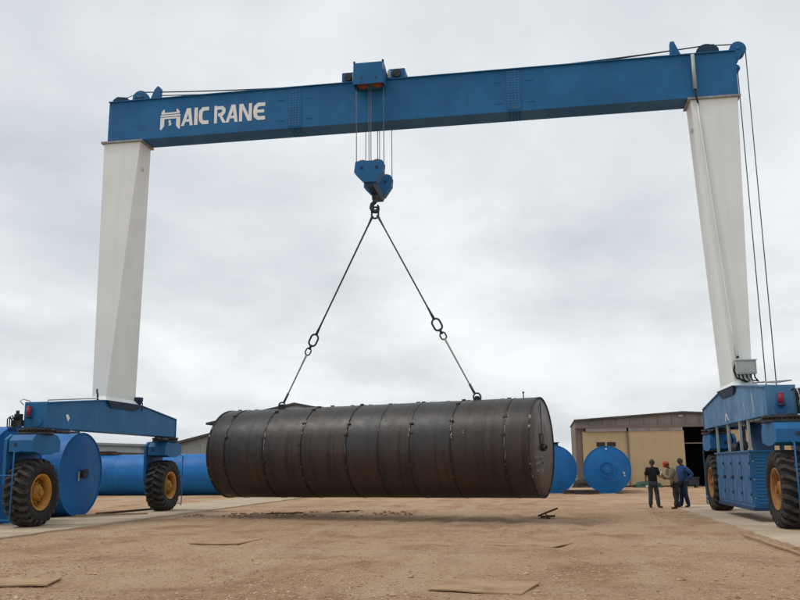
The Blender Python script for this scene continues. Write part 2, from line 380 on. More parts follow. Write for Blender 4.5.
# ------------------------------------------------------------------ ground and tracks
LW, RW, YN, YF, RT = -14.64, 5.925, 23.08, 31.78, 0.957     # wheel planes, wheel stations, tyre radius
def ground_h(x, y):
    if y > 90 or y < 0: return -0.03
    h = -0.03 + 0.022 * noise.noise((x * 0.35, y * 0.35, 1.3)) + 0.014 * noise.noise((x * 1.3, y * 1.3, 4.0)) + 0.008 * noise.noise((x * 4, y * 4, 9.0))
    for a_, b_, ph in ((-9.5, 0.30, 0.0), (-7.6, 0.30, 0.0), (3.2, -0.16, 1.0), (1.3, -0.16, 1.0), (-3.8, 0.05, 2.2), (-1.9, 0.05, 2.2)):
        dx = x - (a_ + b_ * (y - 14) + 0.5 * math.sin(y * 0.17 + ph))
        if abs(dx) < 0.7: h += -0.030 * math.exp(-(dx / 0.20) ** 2) + 0.014 * math.exp(-((abs(dx) - 0.38) / 0.14) ** 2)
    for cx in (-14.45, 6.3):
        d = abs(x - cx)
        if d < 1.9: h = min(h, -0.035)
    # low scraped ridge left of the lifted tank's shadow
    d = abs((y - 30.2) - 0.25 * (x + 8)); 
    if -12 < x < -5: h += 0.07 * math.exp(-(d / 0.5) ** 2) * (0.6 + 0.6 * noise.noise((x * 1.7, y * 1.7, 2))) * min(1, (x + 12) / 1.5, (-5 - x) / 1.5)
    return h
def axis_vals(a, b, step, far):
    v = [a + i * step for i in range(int((b - a) / step) + 1)]
    lo, hi, s = [], [], step
    p, q = v[0], v[-1]
    while p > -far:
        s *= 1.35; p -= s; q += s; lo.append(p); hi.append(q)
    return lo[::-1] + v + hi
xs, ys = axis_vals(-16, 9, 0.16, 900), axis_vals(9.5, 36, 0.16, 900)
verts = [(x, y, ground_h(x, y)) for y in ys for x in xs]
nx = len(xs)
faces = [(j * nx + i, j * nx + i + 1, (j + 1) * nx + i + 1, (j + 1) * nx + i) for j in range(len(ys) - 1) for i in range(nx - 1)]
me = bpy.data.meshes.new('ground'); me.from_pydata(verts, [], faces); me.materials.append(DIRT)
for p in me.polygons: p.use_smooth = True
ground = bpy.data.objects.new('ground', me); scene.collection.objects.link(ground); ground['kind'] = 'structure'

def stones():
    rnd = random.Random(11); V, Fc = [], []
    for k in range(48000):
        y = 10.2 + 26 * rnd.random() ** 2.0
        half = y * 0.52
        x = -y * 0.166 + rnd.uniform(-half, half)
        if x < -12.9 and y > 18: continue
        if x > 4.75 and y > 17: continue
        if noise.noise((x * 0.4, y * 0.4, 7)) < rnd.uniform(-0.6, 0.3): continue
        s = rnd.choice((0.005, 0.007, 0.009, 0.011, 0.016)) * rnd.uniform(0.7, 1.3)
        if rnd.random() < 0.015: s *= 2.4
        z = ground_h(x, y) + s * 0.2; a = rnd.random() * PI; b0 = len(V)
        sx, sy, sz = s * rnd.uniform(0.8, 1.6), s * rnd.uniform(0.7, 1.2), s * rnd.uniform(0.4, 0.8)
        ca, sa = math.cos(a), math.sin(a)
        for dx, dy, dz in ((1, 0, 0), (0, 1, 0), (-1, 0, 0), (0, -1, 0), (0.2, 0.1, 1), (0, 0, -1)):
            dx, dy = dx * sx, dy * sy
            V.append((x + ca * dx - sa * dy, y + sa * dx + ca * dy, z + dz * sz))
        for f in ((0, 1, 4), (1, 2, 4), (2, 3, 4), (3, 0, 4), (1, 0, 5), (2, 1, 5), (3, 2, 5), (0, 3, 5)):
            Fc.append(tuple(b0 + i for i in f))
    m = bpy.data.meshes.new('gravel'); m.from_pydata(V, [], Fc); m.materials.append(STONE)
    o = bpy.data.objects.new('gravel', m); scene.collection.objects.link(o)
    tag(o, 'loose pale pebbles scattered over the bare brown earth', 'gravel', kind='stuff')
stones()

def track(name, x0, x1, y0, y1, step, seed, label):
    rnd = random.Random(seed)
    root = bpy.data.objects.new(name, None); scene.collection.objects.link(root); root['kind'] = 'structure'; root['label'] = label
    y = y0
    while y < y1:
        ye = min(y + step, y1); bm = new()
        n = 48
        def edge(x, s): return [(x + s * (0.12 * noise.noise((x, yy * 1.1, seed)) + 0.05 * noise.noise((x, yy * 4, seed))), yy) for yy in [y + 0.012 + (ye - y - 0.024) * i / n for i in range(n + 1)]]
        le, re = edge(x0, 1), edge(x1, 1)
        dz = rnd.uniform(-0.004, 0.004)
        prism(bm, le[::-1] + re, 'z', -0.12, 0.010 + dz)
        obj('slab', bm, CONC, root)
        y = ye
track('concrete_track', -16.35, -12.95, 6, 48, 6.0, 3, 'pale concrete strip under the wheels beside the blue tanks')
track('concrete_track', 4.72, 8.6, 6, 36, 6.0, 5, 'pale concrete strip under the wheels beside the three people')

# ------------------------------------------------------------------ the gantry crane
GX0, GX1, GY0, GY1, GZ0, GZ1 = -15.14, 6.54, 27.0, 27.86, 13.175, 14.687
GM = (GY0 + GY1) / 2
crane = thing('gantry_crane', 'tall blue and white rubber-tyred gantry crane spanning the yard', 'crane', (-4.3, GM, 0))

# girder ------------------------------------------------------------
bm = new()
box(bm, GX0, GX1, GY0, GY1, GZ0, GZ1 - 0.03)
girder = obj('girder', bm, BLUE, crane, bev=0.012)
shape('top_flange', BLUE, girder, (box, GX0 - 0.01, GX1 + 0.01, GY0 - 0.07, GY1 + 0.07, GZ1 - 0.028, GZ1), bev=0.004)
shape('rail', DSTEEL, girder, (box, GX0 + 0.6, GX1 - 0.7, GM - 0.05, GM + 0.05, GZ1 + 0.002, GZ1 + 0.07))
for xs_ in (-8.16, -0.58):
    bm = new(); box(bm, xs_ - 0.24, xs_ + 0.24, GY0 - 0.014, GY0 - 0.002, GZ0 + 0.05, GZ1 - 0.06)
    pl = obj('splice_plate', bm, BLUE, girder)
    bm = new()
    for i in range(4):
        for k in range(15):
            x, z = xs_ - 0.165 + 0.11 * i, GZ0 + 0.12 + k * 0.092
            cyl(bm, (x, GY0 - 0.014, z), (x, GY0 - 0.034, z), 0.018, n=6)
    b = obj('bolt_heads', bm, PALEB, girder); b['kind'] = 'stuff'
    bm = new(); box(bm, xs_ - 0.24, xs_ + 0.24, GY0 + 0.05, GY1 - 0.05, GZ0 - 0.016, GZ0 - 0.002); obj('splice_plate', bm, BLUE, girder)
    bm = new()
    for i in range(4):
        for k in range(7):
            x, y = xs_ - 0.165 + 0.11 * i, GY0 + 0.1 + k * 0.11
            cyl(bm, (x, y, GZ0 - 0.016), (x, y, GZ0 - 0.04), 0.021, n=6)
    b = obj('bolt_heads', bm, BLUE, girder); b['kind'] = 'stuff'
    for s in (-1, 1):
        for z in (GZ0 + 0.33, GZ1 - 0.42):
            shape('lifting_pad', BLUE, girder, (box, xs_ + s * 0.52 - 0.13, xs_ + s * 0.52 + 0.13, GY0 - 0.012, GY0 - 0.002, z - 0.03, z + 0.03))
# painted lettering -------------------------------------------------
def stroke_polys(pts, wd):
    """mitred ribbon as a list of quads"""
    res, Ls, Rs = [], [], []
    for i, p in enumerate(pts):
        p = Vector(p)
        d0 = (p - Vector(pts[i - 1])).normalized() if i else None
        d1 = (Vector(pts[i + 1]) - p).normalized() if i < len(pts) - 1 else None
        d0 = d0 or d1; d1 = d1 or d0
        n0, n1_ = Vector((-d0.y, d0.x)), Vector((-d1.y, d1.x))
        nn = (n0 + n1_).normalized(); k = wd / 2 / max(nn.dot(n0), 0.5)
        Ls.append(p + nn * k); Rs.append(p - nn * k)
    for i in range(len(pts) - 1):
        res.append([Ls[i], Ls[i + 1], Rs[i + 1], Rs[i]])
    return res
ARC = [(1.0, 0.89), (0.44, 0.89), (0.22, 0.76), (0.17, 0.5), (0.22, 0.24), (0.44, 0.11), (1.0, 0.11)]
GLYPH = {   # x as share of the letter's width, z as share of the cap height
    'A': (('p', [(0, 0), (0.25, 0), (0.76, 1), (0.46, 1)]), ('p', [(0.52, 1), (0.80, 1), (1.0, 0), (0.75, 0)]), ('p', [(0.34, 0.22), (0.82, 0.22), (0.80, 0.37), (0.44, 0.37)])),
    'I': (('p', [(0, 0), (1, 0), (1, 1), (0, 1)]),),
    'C': (('s', ARC, 0.205),),
    'R': (('p', [(0, 0), (0.25, 0), (0.25, 1), (0, 1)]), ('s', [(0.2, 0.87), (0.68, 0.87), (0.82, 0.77), (0.82, 0.62), (0.68, 0.50), (0.34, 0.46)], 0.19), ('p', [(0.40, 0.46), (0.64, 0.46), (1.02, 0), (0.74, 0)])),
    'N': (('p', [(0, 0), (0.24, 0), (0.24, 1), (0, 1)]), ('p', [(0.04, 1), (0.30, 1), (0.97, 0), (0.70, 0)]), ('p', [(0.76, 0), (1, 0), (1, 1), (0.76, 1)])),
    'E': (('s', ARC, 0.205), ('p', [(0.2, 0.42), (0.92, 0.42), (0.92, 0.59), (0.2, 0.59)])),
}
def glyph(ch, x0, wd, z0, h):
    bm = new()
    for q, g in enumerate(GLYPH[ch]):
        polys = [g[1]] if g[0] == 'p' else stroke_polys([(a * wd / h, b) for a, b in g[1]], g[2])
        for k, pl in enumerate(polys):
            pts = [(x0 + (p[0] * (wd if g[0] == 'p' else h)), z0 + p[1] * h) for p in pl]
            prism(bm, pts, 'y', GY0 - 0.006 - 0.0011 * q - 0.0002 * k, GY0 + 0.002)
    return obj('letter', bm, LWHITE, girder)
LX = lambda px: -12.35 + (px - 181.2) * 0.0370
for ch, a, b in (('A', 181.2, 193.0), ('I', 194.4, 197.8), ('C', 199.0, 209.0), ('R', 214.6, 226.2), ('A', 226.2, 238.2), ('N', 239.6, 252.2), ('E', 253.4, 265.3)):
    glyph(ch, LX(a), LX(b) - LX(a), 13.56, 0.655)
bm = new()
gx, gw, gz, gh = -13.14, 0.75, 13.47, 0.80
def lp(*pts): return [(gx + a * gw, gz + b * gh) for a, b in pts]
for q, pts in enumerate((
        lp((0.0, 0.0), (0.06, 0.0), (0.20, 0.16), (0.20, 0.575), (0.0, 0.575)), lp((1.0, 0.0), (0.94, 0.0), (0.80, 0.16), (0.80, 0.575), (1.0, 0.575)),
        lp((0.195, 0.50), (0.805, 0.50), (0.805, 0.575), (0.195, 0.575)), lp((0.0, 0.61), (1.0, 0.61), (1.0, 0.69), (0.0, 0.69)),
        lp((0.04, 0.725), (0.96, 0.725), (0.96, 0.80), (0.04, 0.80)), lp((0.03, 0.80), (0.20, 0.80), (0.20, 0.93), (0.15, 0.96)), lp((0.97, 0.80), (0.80, 0.80), (0.80, 0.93), (0.85, 0.96)))):
    prism(bm, pts, 'y', GY0 - 0.006 - 0.0006 * q, GY0 + 0.002)
for k, pl in enumerate(stroke_polys([(0.42, 0.40), (0.47, 0.40), (0.50, 0.38), (0.46, 0.33), (0.53, 0.27), (0.50, 0.21), (0.43, 0.22)], 0.07)):
    prism(bm, lp(*[(p[0], p[1]) for p in pl]), 'y', GY0 - 0.011 - 0.0003 * k, GY0 + 0.002)
obj('gantry_emblem', bm, LWHITE, girder)
# sheaves, fins and lines along the girder top ------------------------
def sheave(x, z, r, name='rope_sheave', mat=BLUE, wd=0.22, y=GM):
    bm = new(); lathe(bm, [(0.05, -wd / 2), (r, -wd / 2), (r, -wd * 0.3), (r * 0.84, 0), (r, wd * 0.3), (r, wd / 2), (0.05, wd / 2)], 'y', (x, y, z), 28, smooth=False)
    lathe(bm, [(0.0, -wd * 0.7), (0.07, -wd * 0.7), (0.07, wd * 0.7), (0.0, wd * 0.7)], 'y', (x, y, z), 12)
    return obj(name, bm, mat, girder)
sheave(6.70, 14.87, 0.26, wd=0.3); sheave(5.74, 14.80, 0.36, mat=NAVY); sheave(-14.14, 14.92, 0.29)
bm = new(); prism(bm, [(5.36, GZ1), (6.12, GZ1), (6.10, 14.96), (5.96, 15.1), (5.62, 15.1)], 'y', GM - 0.17, GM - 0.13); obj('sheave_guard', bm, NAVY, girder)
bm = new(); prism(bm, [(6.36, 14.30), (6.60, 14.30), (6.82, 14.72), (6.72, 14.96), (6.40, 14.8)], 'y', GM - 0.20, GM - 0.16); prism(bm, [(6.36, 14.30), (6.60, 14.30), (6.82, 14.72), (6.72, 14.96), (6.40, 14.8)], 'y', GM + 0.16, GM + 0.20); obj('sheave_bracket', bm, BLUE, girder)
sheave(6.60, 14.22, 0.13, 'guide_roller')
bm = new(); prism(bm, [(4.58, GZ1), (5.0, GZ1), (4.86, 14.98), (4.72, 15.34), (4.60, 15.34)], 'y', GM - 0.12, GM + 0.12); obj('stop_bracket', bm, BLUE, girder)
bm = new(); prism(bm, [(-13.86, GZ1), (-13.40, GZ1), (-13.38, 15.28), (-13.46, 15.33), (-13.58, 15.2), (-13.72, 14.85)], 'y', GM - 0.12, GM + 0.12); obj('stop_bracket', bm, BLUE, girder)
bm = new(); prism(bm, [(-14.30, GZ1), (-13.98, GZ1), (-13.98, 14.95), (-14.30, 14.95)], 'y', GM - 0.16, GM - 0.13); obj('sheave_bracket', bm, NAVY, girder)
bm = new(); prism(bm, [(GX0 + 0.02, GZ1), (GX0 + 0.80, GZ1), (GX0 + 0.55, 14.92), (GX0 + 0.18, 14.97), (GX0 + 0.02, 14.86)], 'y', GM - 0.25, GM + 0.25); obj('end_cap', bm, NAVY, girder, bev=0.02)
shape('rope_roller', DSTEEL, girder, (cyl, (-13.1, GM - 0.1, 14.78), (-13.1, GM + 0.1, 14.78), 0.10)); shape('rope_roller', DSTEEL, girder, (cyl, (4.45, GM - 0.1, 14.78), (4.45, GM + 0.1, 14.78), 0.08))
shape('drain_pipe', GREYP, girder, (cyl, (5.20, GY0 - 0.10, 13.42), (5.20, GY0 - 0.10, 14.62), 0.06), bev=0)
shape('cable_hose', BLACK, girder, (tube, [(5.20, GY0 - 0.10, 13.44), (5.21, GY0 - 0.09, 13.2), (5.26, GY0 - 0.07, 12.95)], 0.028))
def rope_line(a, b, sag, r, n=16):
    a, b = Vector(a), Vector(b)
    return [a.lerp(b, i / n) - Vector((0, 0, sag * 4 * (i / n) * (1 - i / n))) for i in range(n + 1)]
for a, b, sg, r in (((-14.1, GM, 15.19), (-6.3, GM - 0.1, 14.80), 0.06, 0.022), ((-13.42, GM + 0.1, 15.05), (-6.3, GM + 0.1, 14.80), 0.05, 0.018), ((-4.45, GM - 0.1, 14.82), (5.60, GM, 15.14), 0.12, 0.022),
                    ((-4.45, GM + 0.1, 14.80), (4.7, GM + 0.1, 15.12), 0.10, 0.018), ((5.76, GM, 15.15), (6.70, GM, 15.11), 0.01, 0.02), ((-14.95, GM, 14.95), (-14.2, GM, 15.18), 0.0, 0.014)):
    bm = new(); tube(bm, rope_line(a, b, sg, r), r, 6); obj('hoist_rope', bm, ROPE, girder)
for x, z0 in ((6.67, 14.22), (6.965, 14.9)):
    bm = new(); tube(bm, [(x, GM, 3.45), (x, GM, 8), (x, GM, z0)], 0.017, 6); obj('hoist_rope', bm, ROPEB, girder)

# legs ----------------------------------------------------------------
def leg(tx0, tx1, bx0, bx1, inner):
    b = [(bx0, 26.50, 3.93), (bx1, 26.50, 3.93), (bx1, 28.60, 3.93), (bx0, 28.60, 3.93)]
    t = [(tx0, 27.02, 13.10), (tx1, 27.02, 13.10), (tx1, 27.85, 13.10), (tx0, 27.85, 13.10)]
    bm = new(); hexa(bm, b, t); lg = obj('leg', bm, WHITE, crane, bev=0.015)
    shape('head_flange', FLANGE, lg, (box, tx0 - 0.09, tx1 + 0.09, 26.94, 27.93, 13.105, 13.17), bev=0.006)
    bm = new(); hexa(bm, [(bx0 - 0.12, 26.32, 3.84), (bx1 + 0.12, 26.32, 3.84), (bx1 + 0.12, 28.78, 3.84), (bx0 - 0.12, 28.78, 3.84)], [(bx0 - 0.02, 26.44, 3.96), (bx1 + 0.02, 26.44, 3.96), (bx1 + 0.02, 28.66, 3.96), (bx0 - 0.02, 28.66, 3.96)])
    obj('foot_flange', bm, WHITE, lg)
    for x in ((tx0 * 0.62 + tx1 * 0.38), (tx0 * 0.2 + tx1 * 0.8)):
        shape('lifting_lug', WHITE, lg, (cyl, (x, 27.06, 12.55), (x, 27.0, 12.55), 0.055), bev=0)
    xi = tx0 if inner < 0 else tx1
    shape('lifting_lug', WHITE, lg, (cyl, (xi - inner * 0.04, 27.4, 12.2), (xi + inner * 0.03, 27.4, 12.2), 0.07))
    return lg
legR = leg(5.05, 6.50, 5.57, 6.07, -1)
legL = leg(-15.27, -13.88, -14.86, -14.37, 1)
f = lambda k: (5.24 + (5.66 - 5.24) * k, 27.02 + (26.5 - 27.02) * k - 0.035, 13.0 + (4.7 - 13.0) * k)
bm = new(); tube(bm, [f(i / 10) for i in range(11)], 0.024, 6); obj('conduit', bm, WHITE, legR)
bm = new(); tube(bm, [(f(i / 10)[0] + 0.075, f(i / 10)[1] + 0.012, f(i / 10)[2]) for i in range(11)], 0.010, 6); obj('conduit', bm, WHITE, legR)
bm = new(); box(bm, 5.60, 6.16, 26.24, 26.46, 4.16, 4.55); jb = obj('junction_box', bm, GREYP, legR, bev=0.012)
shape('box_lid', GREYP, legR, (box, 5.58, 6.18, 26.21, 26.49, 4.552, 4.585)); shape('box_door', GREYP, legR, (box, 5.64, 6.12, 26.225, 26.238, 4.2, 4.51), bev=0.004)
shape('box_knob', BLACK, legR, (cyl, (5.70, 26.5, 4.68), (5.70, 26.38, 4.68), 0.035))
for i in range(5):
    x = 5.66 + 0.11 * i; bm = new()
    tube(bm, [(x, 26.33, 4.18), (x + 0.01, 26.30, 4.05), (x + 0.07 - 0.03 * (i % 2), 26.27, 3.97), (x + 0.20 - 0.1 * (i % 3), 26.32, 3.93 + 0.03 * (i % 2))], 0.022, 6); obj('cable_hose', bm, BLACK, legR)
bm = new(); tube(bm, [(5.62, 26.42, 4.5), (5.55, 26.40, 4.3), (5.60, 26.30, 4.05), (5.85, 26.28, 3.95)], 0.03, 6); obj('cable_hose', bm, BLACK, legR)

# sill beams ----------------------------------------------------------
def sill(x0, x1, inner, mat):
    """inner: +1 when the yard side is +x"""
    y0, y1 = 22.98, 31.92
    pf = [(y0, 2.80), (y1, 2.80), (y1, 3.47), (28.95, 3.80), (26.15, 3.80), (y0, 3.50)]
    bm = new(); prism(bm, pf, 'x', x0, x1); s = obj('sill_beam', bm, mat, crane, bev=0.012)
    for a, b in (((26.15, 3.80), (28.95, 3.80)), ((28.95, 3.80), (y1, 3.47)), ((y0, 3.50), (26.15, 3.80))):
        bm = new(); hexa(bm, [(x0 - 0.045, a[0], a[1] + 0.002), (x1 + 0.045, a[0], a[1] + 0.002), (x1 + 0.045, b[0], b[1] + 0.002), (x0 - 0.045, b[0], b[1] + 0.002)], [(x0 - 0.045, a[0], a[1] + 0.03), (x1 + 0.045, a[0], a[1] + 0.03), (x1 + 0.045, b[0], b[1] + 0.03), (x0 - 0.045, b[0], b[1] + 0.03)])
        obj('cover_plate', bm, mat, s)
    bm = new(); hexa(bm, [(x0 - 0.03, 26.7, 3.60), (x1 + 0.03, 26.7, 3.60), (x1 + 0.03, 28.4, 3.60), (x0 - 0.03, 28.4, 3.60)], [(x0 - 0.10, 26.36, 3.832), (x1 + 0.10, 26.36, 3.832), (x1 + 0.10, 28.74, 3.832), (x0 - 0.10, 28.74, 3.832)])
    obj('leg_pad', bm, NAVY, s)
    xi = x1 if inner > 0 else x0
    for k in range(9):
        y = 26.5 + k * 0.26; bm = new(); prism(bm, [(xi, 3.62), (xi, 3.80), (xi + inner * 0.09, 3.80)], 'y', y - 0.012, y + 0.012); obj('gusset', bm, NAVY, s)
    shape('end_plate', mat, s, (box, x0 - 0.03, x1 + 0.03, y0 - 0.026, y0 - 0.002, 2.78, 3.54), bev=0.004); shape('end_plate', mat, s, (box, x0 - 0.03, x1 + 0.03, y1 + 0.002, y1 + 0.026, 2.78, 3.50), bev=0.004)
    return s
SLX0, SLX1, SRX0, SRX1 = -14.95, -14.30, 5.575, 6.24
sillL = sill(SLX0, SLX1, 1, BLUE); sillR = sill(SRX0, SRX1, -1, BLUED)
def red_lamp(x, y, z, s):
    bm = new(); cyl(bm, (x, y, z - 0.12), (x, y, z + 0.10), 0.065, n=14); lathe(bm, [(0.065, 0.101), (0.05, 0.14), (0.0, 0.15)], 'z', (x, y, z), 14)
    obj('red_lamp', bm, RED, s, bev=0)
    shape('lamp_foot', NAVY, s, (cyl, (x, y, z - 0.20), (x, y, z - 0.132), 0.085), (box, x - 0.03, x + 0.03, y, y + 0.12, z - 0.19, z - 0.14))
red_lamp(5.88, 22.86, 3.20, sillR); red_lamp(-14.78, 22.86, 3.27, sillL)
shape('pin_cover', BLUE, sillR, (cyl, (5.88, 22.975, 2.98), (5.88, 22.93, 2.98), 0.16)); shape('pin_cover', BLUE, sillL, (cyl, (-14.55, 22.975, 2.98), (-14.55, 22.93, 2.98), 0.16))
# paint scuffs and welded strips on the right sill's yard face
for y, z0, z1, lean in ((24.35, 2.95, 3.48, 0.18), (25.5, 3.12, 3.26, 0.05), (28.9, 3.02, 3.18, 0.05)):
    bm = new(); hexa(bm, [(SRX0 - 0.014, y, z0), (SRX0 - 0.014, y + 0.05, z0), (SRX0 - 0.002, y + 0.05, z0), (SRX0 - 0.002, y, z0)], [(SRX0 - 0.014, y + lean, z1), (SRX0 - 0.014, y + lean + 0.05, z1), (SRX0 - 0.002, y + lean + 0.05, z1), (SRX0 - 0.002, y + lean, z1)]); obj('welded_strip', bm, GREYP, sillR)
bm = new()
for a, b in (((27.75, 2.9), (28.05, 3.12)), ((28.05, 3.12), (28.2, 2.9))):
    prism(bm, [(a[0], a[1]), (a[0] + 0.07, a[1]), (b[0] + 0.07, b[1]), (b[0], b[1])], 'x', SRX0 - 0.006 - 0.002 * (a[0] > 28), SRX0 + 0.002)
obj('chevron_mark', bm, LWHITE, sillR)
bm = new(); prism(bm, [(24.02, 3.22), (24.14, 3.24), (24.25, 3.14), (24.16, 3.02)], 'x', SLX1 - 0.002, SLX1 + 0.006); obj('paint_mark', bm, LWHITE, sillL)
# handrails, lamp and pipework on the sills
def rail(s, pts, mat=GSTEEL, r=0.018, name='handrail'):
    bm = new(); tube(bm, pts, r, 6); return obj(name, bm, mat, s)
rail(sillR, [(5.60, 23.05, 3.50), (5.60, 23.05, 3.63), (6.22, 23.05, 3.66), (6.24, 24.6, 3.74), (5.66, 24.7, 3.76), (5.60, 23.08, 3.64)])

rail(sillL, [(-14.34, 23.1, 3.52), (-14.34, 23.1, 3.60), (-14.34, 25.9, 3.86), (-14.34, 26.0, 3.82)]); rail(sillL, [(-14.5, 26.2, 3.82), (-14.5, 26.2, 4.02), (-14.56, 26.25, 4.10), (-14.56, 26.25, 4.2)], DSTEEL, 0.03, 'vent_pipe')
rail(sillL, [(-14.98, 22.9, 3.45), (-15.08, 22.85, 3.56), (-14.98, 22.85, 3.62), (-14.8, 22.95, 3.56)], GSTEEL, 0.015, 'hose_hoop')
lx, ly = -14.34, 28.7
bm = new(); lathe(bm, [(0.07, 3.70), (0.09, 3.80), (0.17, 3.90), (0.20, 4.0), (0.20, 4.09), (0.16, 4.10), (0.0, 4.085)], 'z', (lx, ly, 0), 18); obj('floodlight', bm, NAVY, sillL)
bm = new(); tube(bm, [(lx + 0.1, ly + 0.16, 3.62), (lx + 0.1, ly + 0.2, 3.9), (lx, ly + 0.19, 3.98)], 0.022, 6); obj('lamp_bracket', bm, NAVY, sillL)

# wheels, forks, slewing rings ----------------------------------------
def wheel_meshes():
    """axis along x, visible face towards +x"""
    res = {}
    W = 0.34
    bm = new()
    prof = [(0.50, W * 0.72), (0.60, W * 0.98), (0.74, W * 1.03), (0.84, W * 0.97), (0.865, W * 0.86), (0.875, W * 0.5), (0.88, 0), (0.875, -W * 0.5), (0.865, -W * 0.86), (0.84, -W * 0.97), (0.74, -W * 1.03), (0.60, -W * 0.98), (0.50, -W * 0.72)]
    lathe(bm, prof, 'x', (0, 0, 0), 72, True, closed=True)
    res['tyre'] = bm; bm = new()
    n = 23
    for s in (-1, 1):
        for k in range(n):
            a0 = 2 * PI * (k + (0.5 if s > 0 else 0)) / n
            path = [(-0.06, 0.88, 0.10), (0.30, 0.88, 0.06), (0.62, 0.88, -0.01), (0.90, 0.865, -0.03), (1.02, 0.80, -0.03)]      # x share, radius, angle shift
            top = [0.957, 0.957, 0.955, 0.935, 0.835]
            secs = []
            for (fx, rb, da), rtop in zip(path, top):
                hw = 0.055
                q = []
                for rr, ex in ((rb - 0.02, 0.012), (rtop, -0.006)):
                    for sg in (-1, 1):
                        a = a0 + da + sg * (hw + ex) / 1.0
                        xx = s * fx * W * (1.0 if rr < 0.9 or fx < 0.9 else 1.0)
                        q.append(bm.verts.new((xx + s * (0.012 if fx > 1 and rr == rtop else 0), rr * math.sin(a), rr * math.cos(a))))
                secs.append(q)
            for A, B in zip(secs, secs[1:]):
                for i, j in ((0, 2), (2, 3), (3, 1)):
                    bm.faces.new((A[i], A[j], B[j], B[i]))
            for q in (secs[0], secs[-1]): bm.faces.new((q[0], q[1], q[3], q[2]))
    for v in bm.verts:
        if v.co.z < -0.940: v.co.z = -0.940 + (v.co.z + 0.940) * 0.1
    res['tread_lugs'] = bm
    bm = new()
    lathe(bm, [(0.42, W * 0.1), (0.44, W * 0.62), (0.49, W * 0.76), (0.525, W * 0.80), (0.525, W * 0.90), (0.50, W * 0.92), (0.455, W * 0.84), (0.40, W * 0.55), (0.385, W * 0.1)], 'x', (0, 0, 0), 48, True, closed=True)
    lathe(bm, [(0.50, -W * 0.5), (0.525, -W * 0.9), (0.47, -W * 0.9), (0.42, -W * 0.3)], 'x', (0, 0, 0), 40)
    res['rim'] = bm
    bm = new()
    lathe(bm, [(0.40, W * 0.12), (0.40, W * 0.22), (0.24, W * 0.30), (0.22, W * 0.55), (0.17, W * 0.72), (0.10, W * 0.76), (0.09, W * 0.92), (0.0, W * 0.93)], 'x', (0, 0, 0), 32, False)
    lathe(bm, [(0.40, -W * 0.9), (0.40, W * 0.119)], 'x', (0, 0, 0), 32)
    res['hub'] = bm
    bm = new()
    for k in range(12):
        a = 2 * PI * k / 12; y, z = 0.315 * math.cos(a), 0.315 * math.sin(a)
        cyl(bm, (W * 0.2, y, z), (W * 0.40, y, z), 0.022, n=6)
    res['wheel_nuts'] = bm
    return res
wm = {}
for k, bm in wheel_meshes().items():
    bmesh.ops.recalc_face_normals(bm, faces=bm.faces)
    m = bpy.data.meshes.new(k); bm.to_mesh(m); bm.free(); wm[k] = m
for k, mt in (('tyre', RUBBER), ('tread_lugs', DUSTYR), ('rim', OCHRE), ('hub', OCHRE), ('wheel_nuts', DSTEEL)): wm[k].materials.append(mt)
wm['rim_r'] = wm['rim'].copy(); wm['hub_r'] = wm['hub'].copy()
for k in ('rim_r', 'hub_r'): wm[k].materials[0] = SHADERIM
def wheel(x, y, rz, spin, rusty):  # rusty: picks the browner rim and hub, dirt with painted shade
    hub = bpy.data.objects.new('wheel', wm['hub_r' if rusty else 'hub']); scene.collection.objects.link(hub)
    hub.parent = crane; hub.location = Vector((x, y, RT)) - wloc(crane); hub.rotation_euler = (0, 0, rz)
    for k in ('tyre', 'tread_lugs', 'rim', 'wheel_nuts'):
        o = bpy.data.objects.new(k, wm[k + '_r' if rusty and k == 'rim' else k]); scene.collection.objects.link(o); o.parent = hub
    if rusty: hub['label'] = 'wheel with dirty brown rim, shade put into its colour'
    return hub
wheel(LW, YN, 0, 0, False); wheel(LW, YF, 0, 0, False); wheel(RW, YN, PI, 0, True); wheel(RW, YF, PI, 0, True)

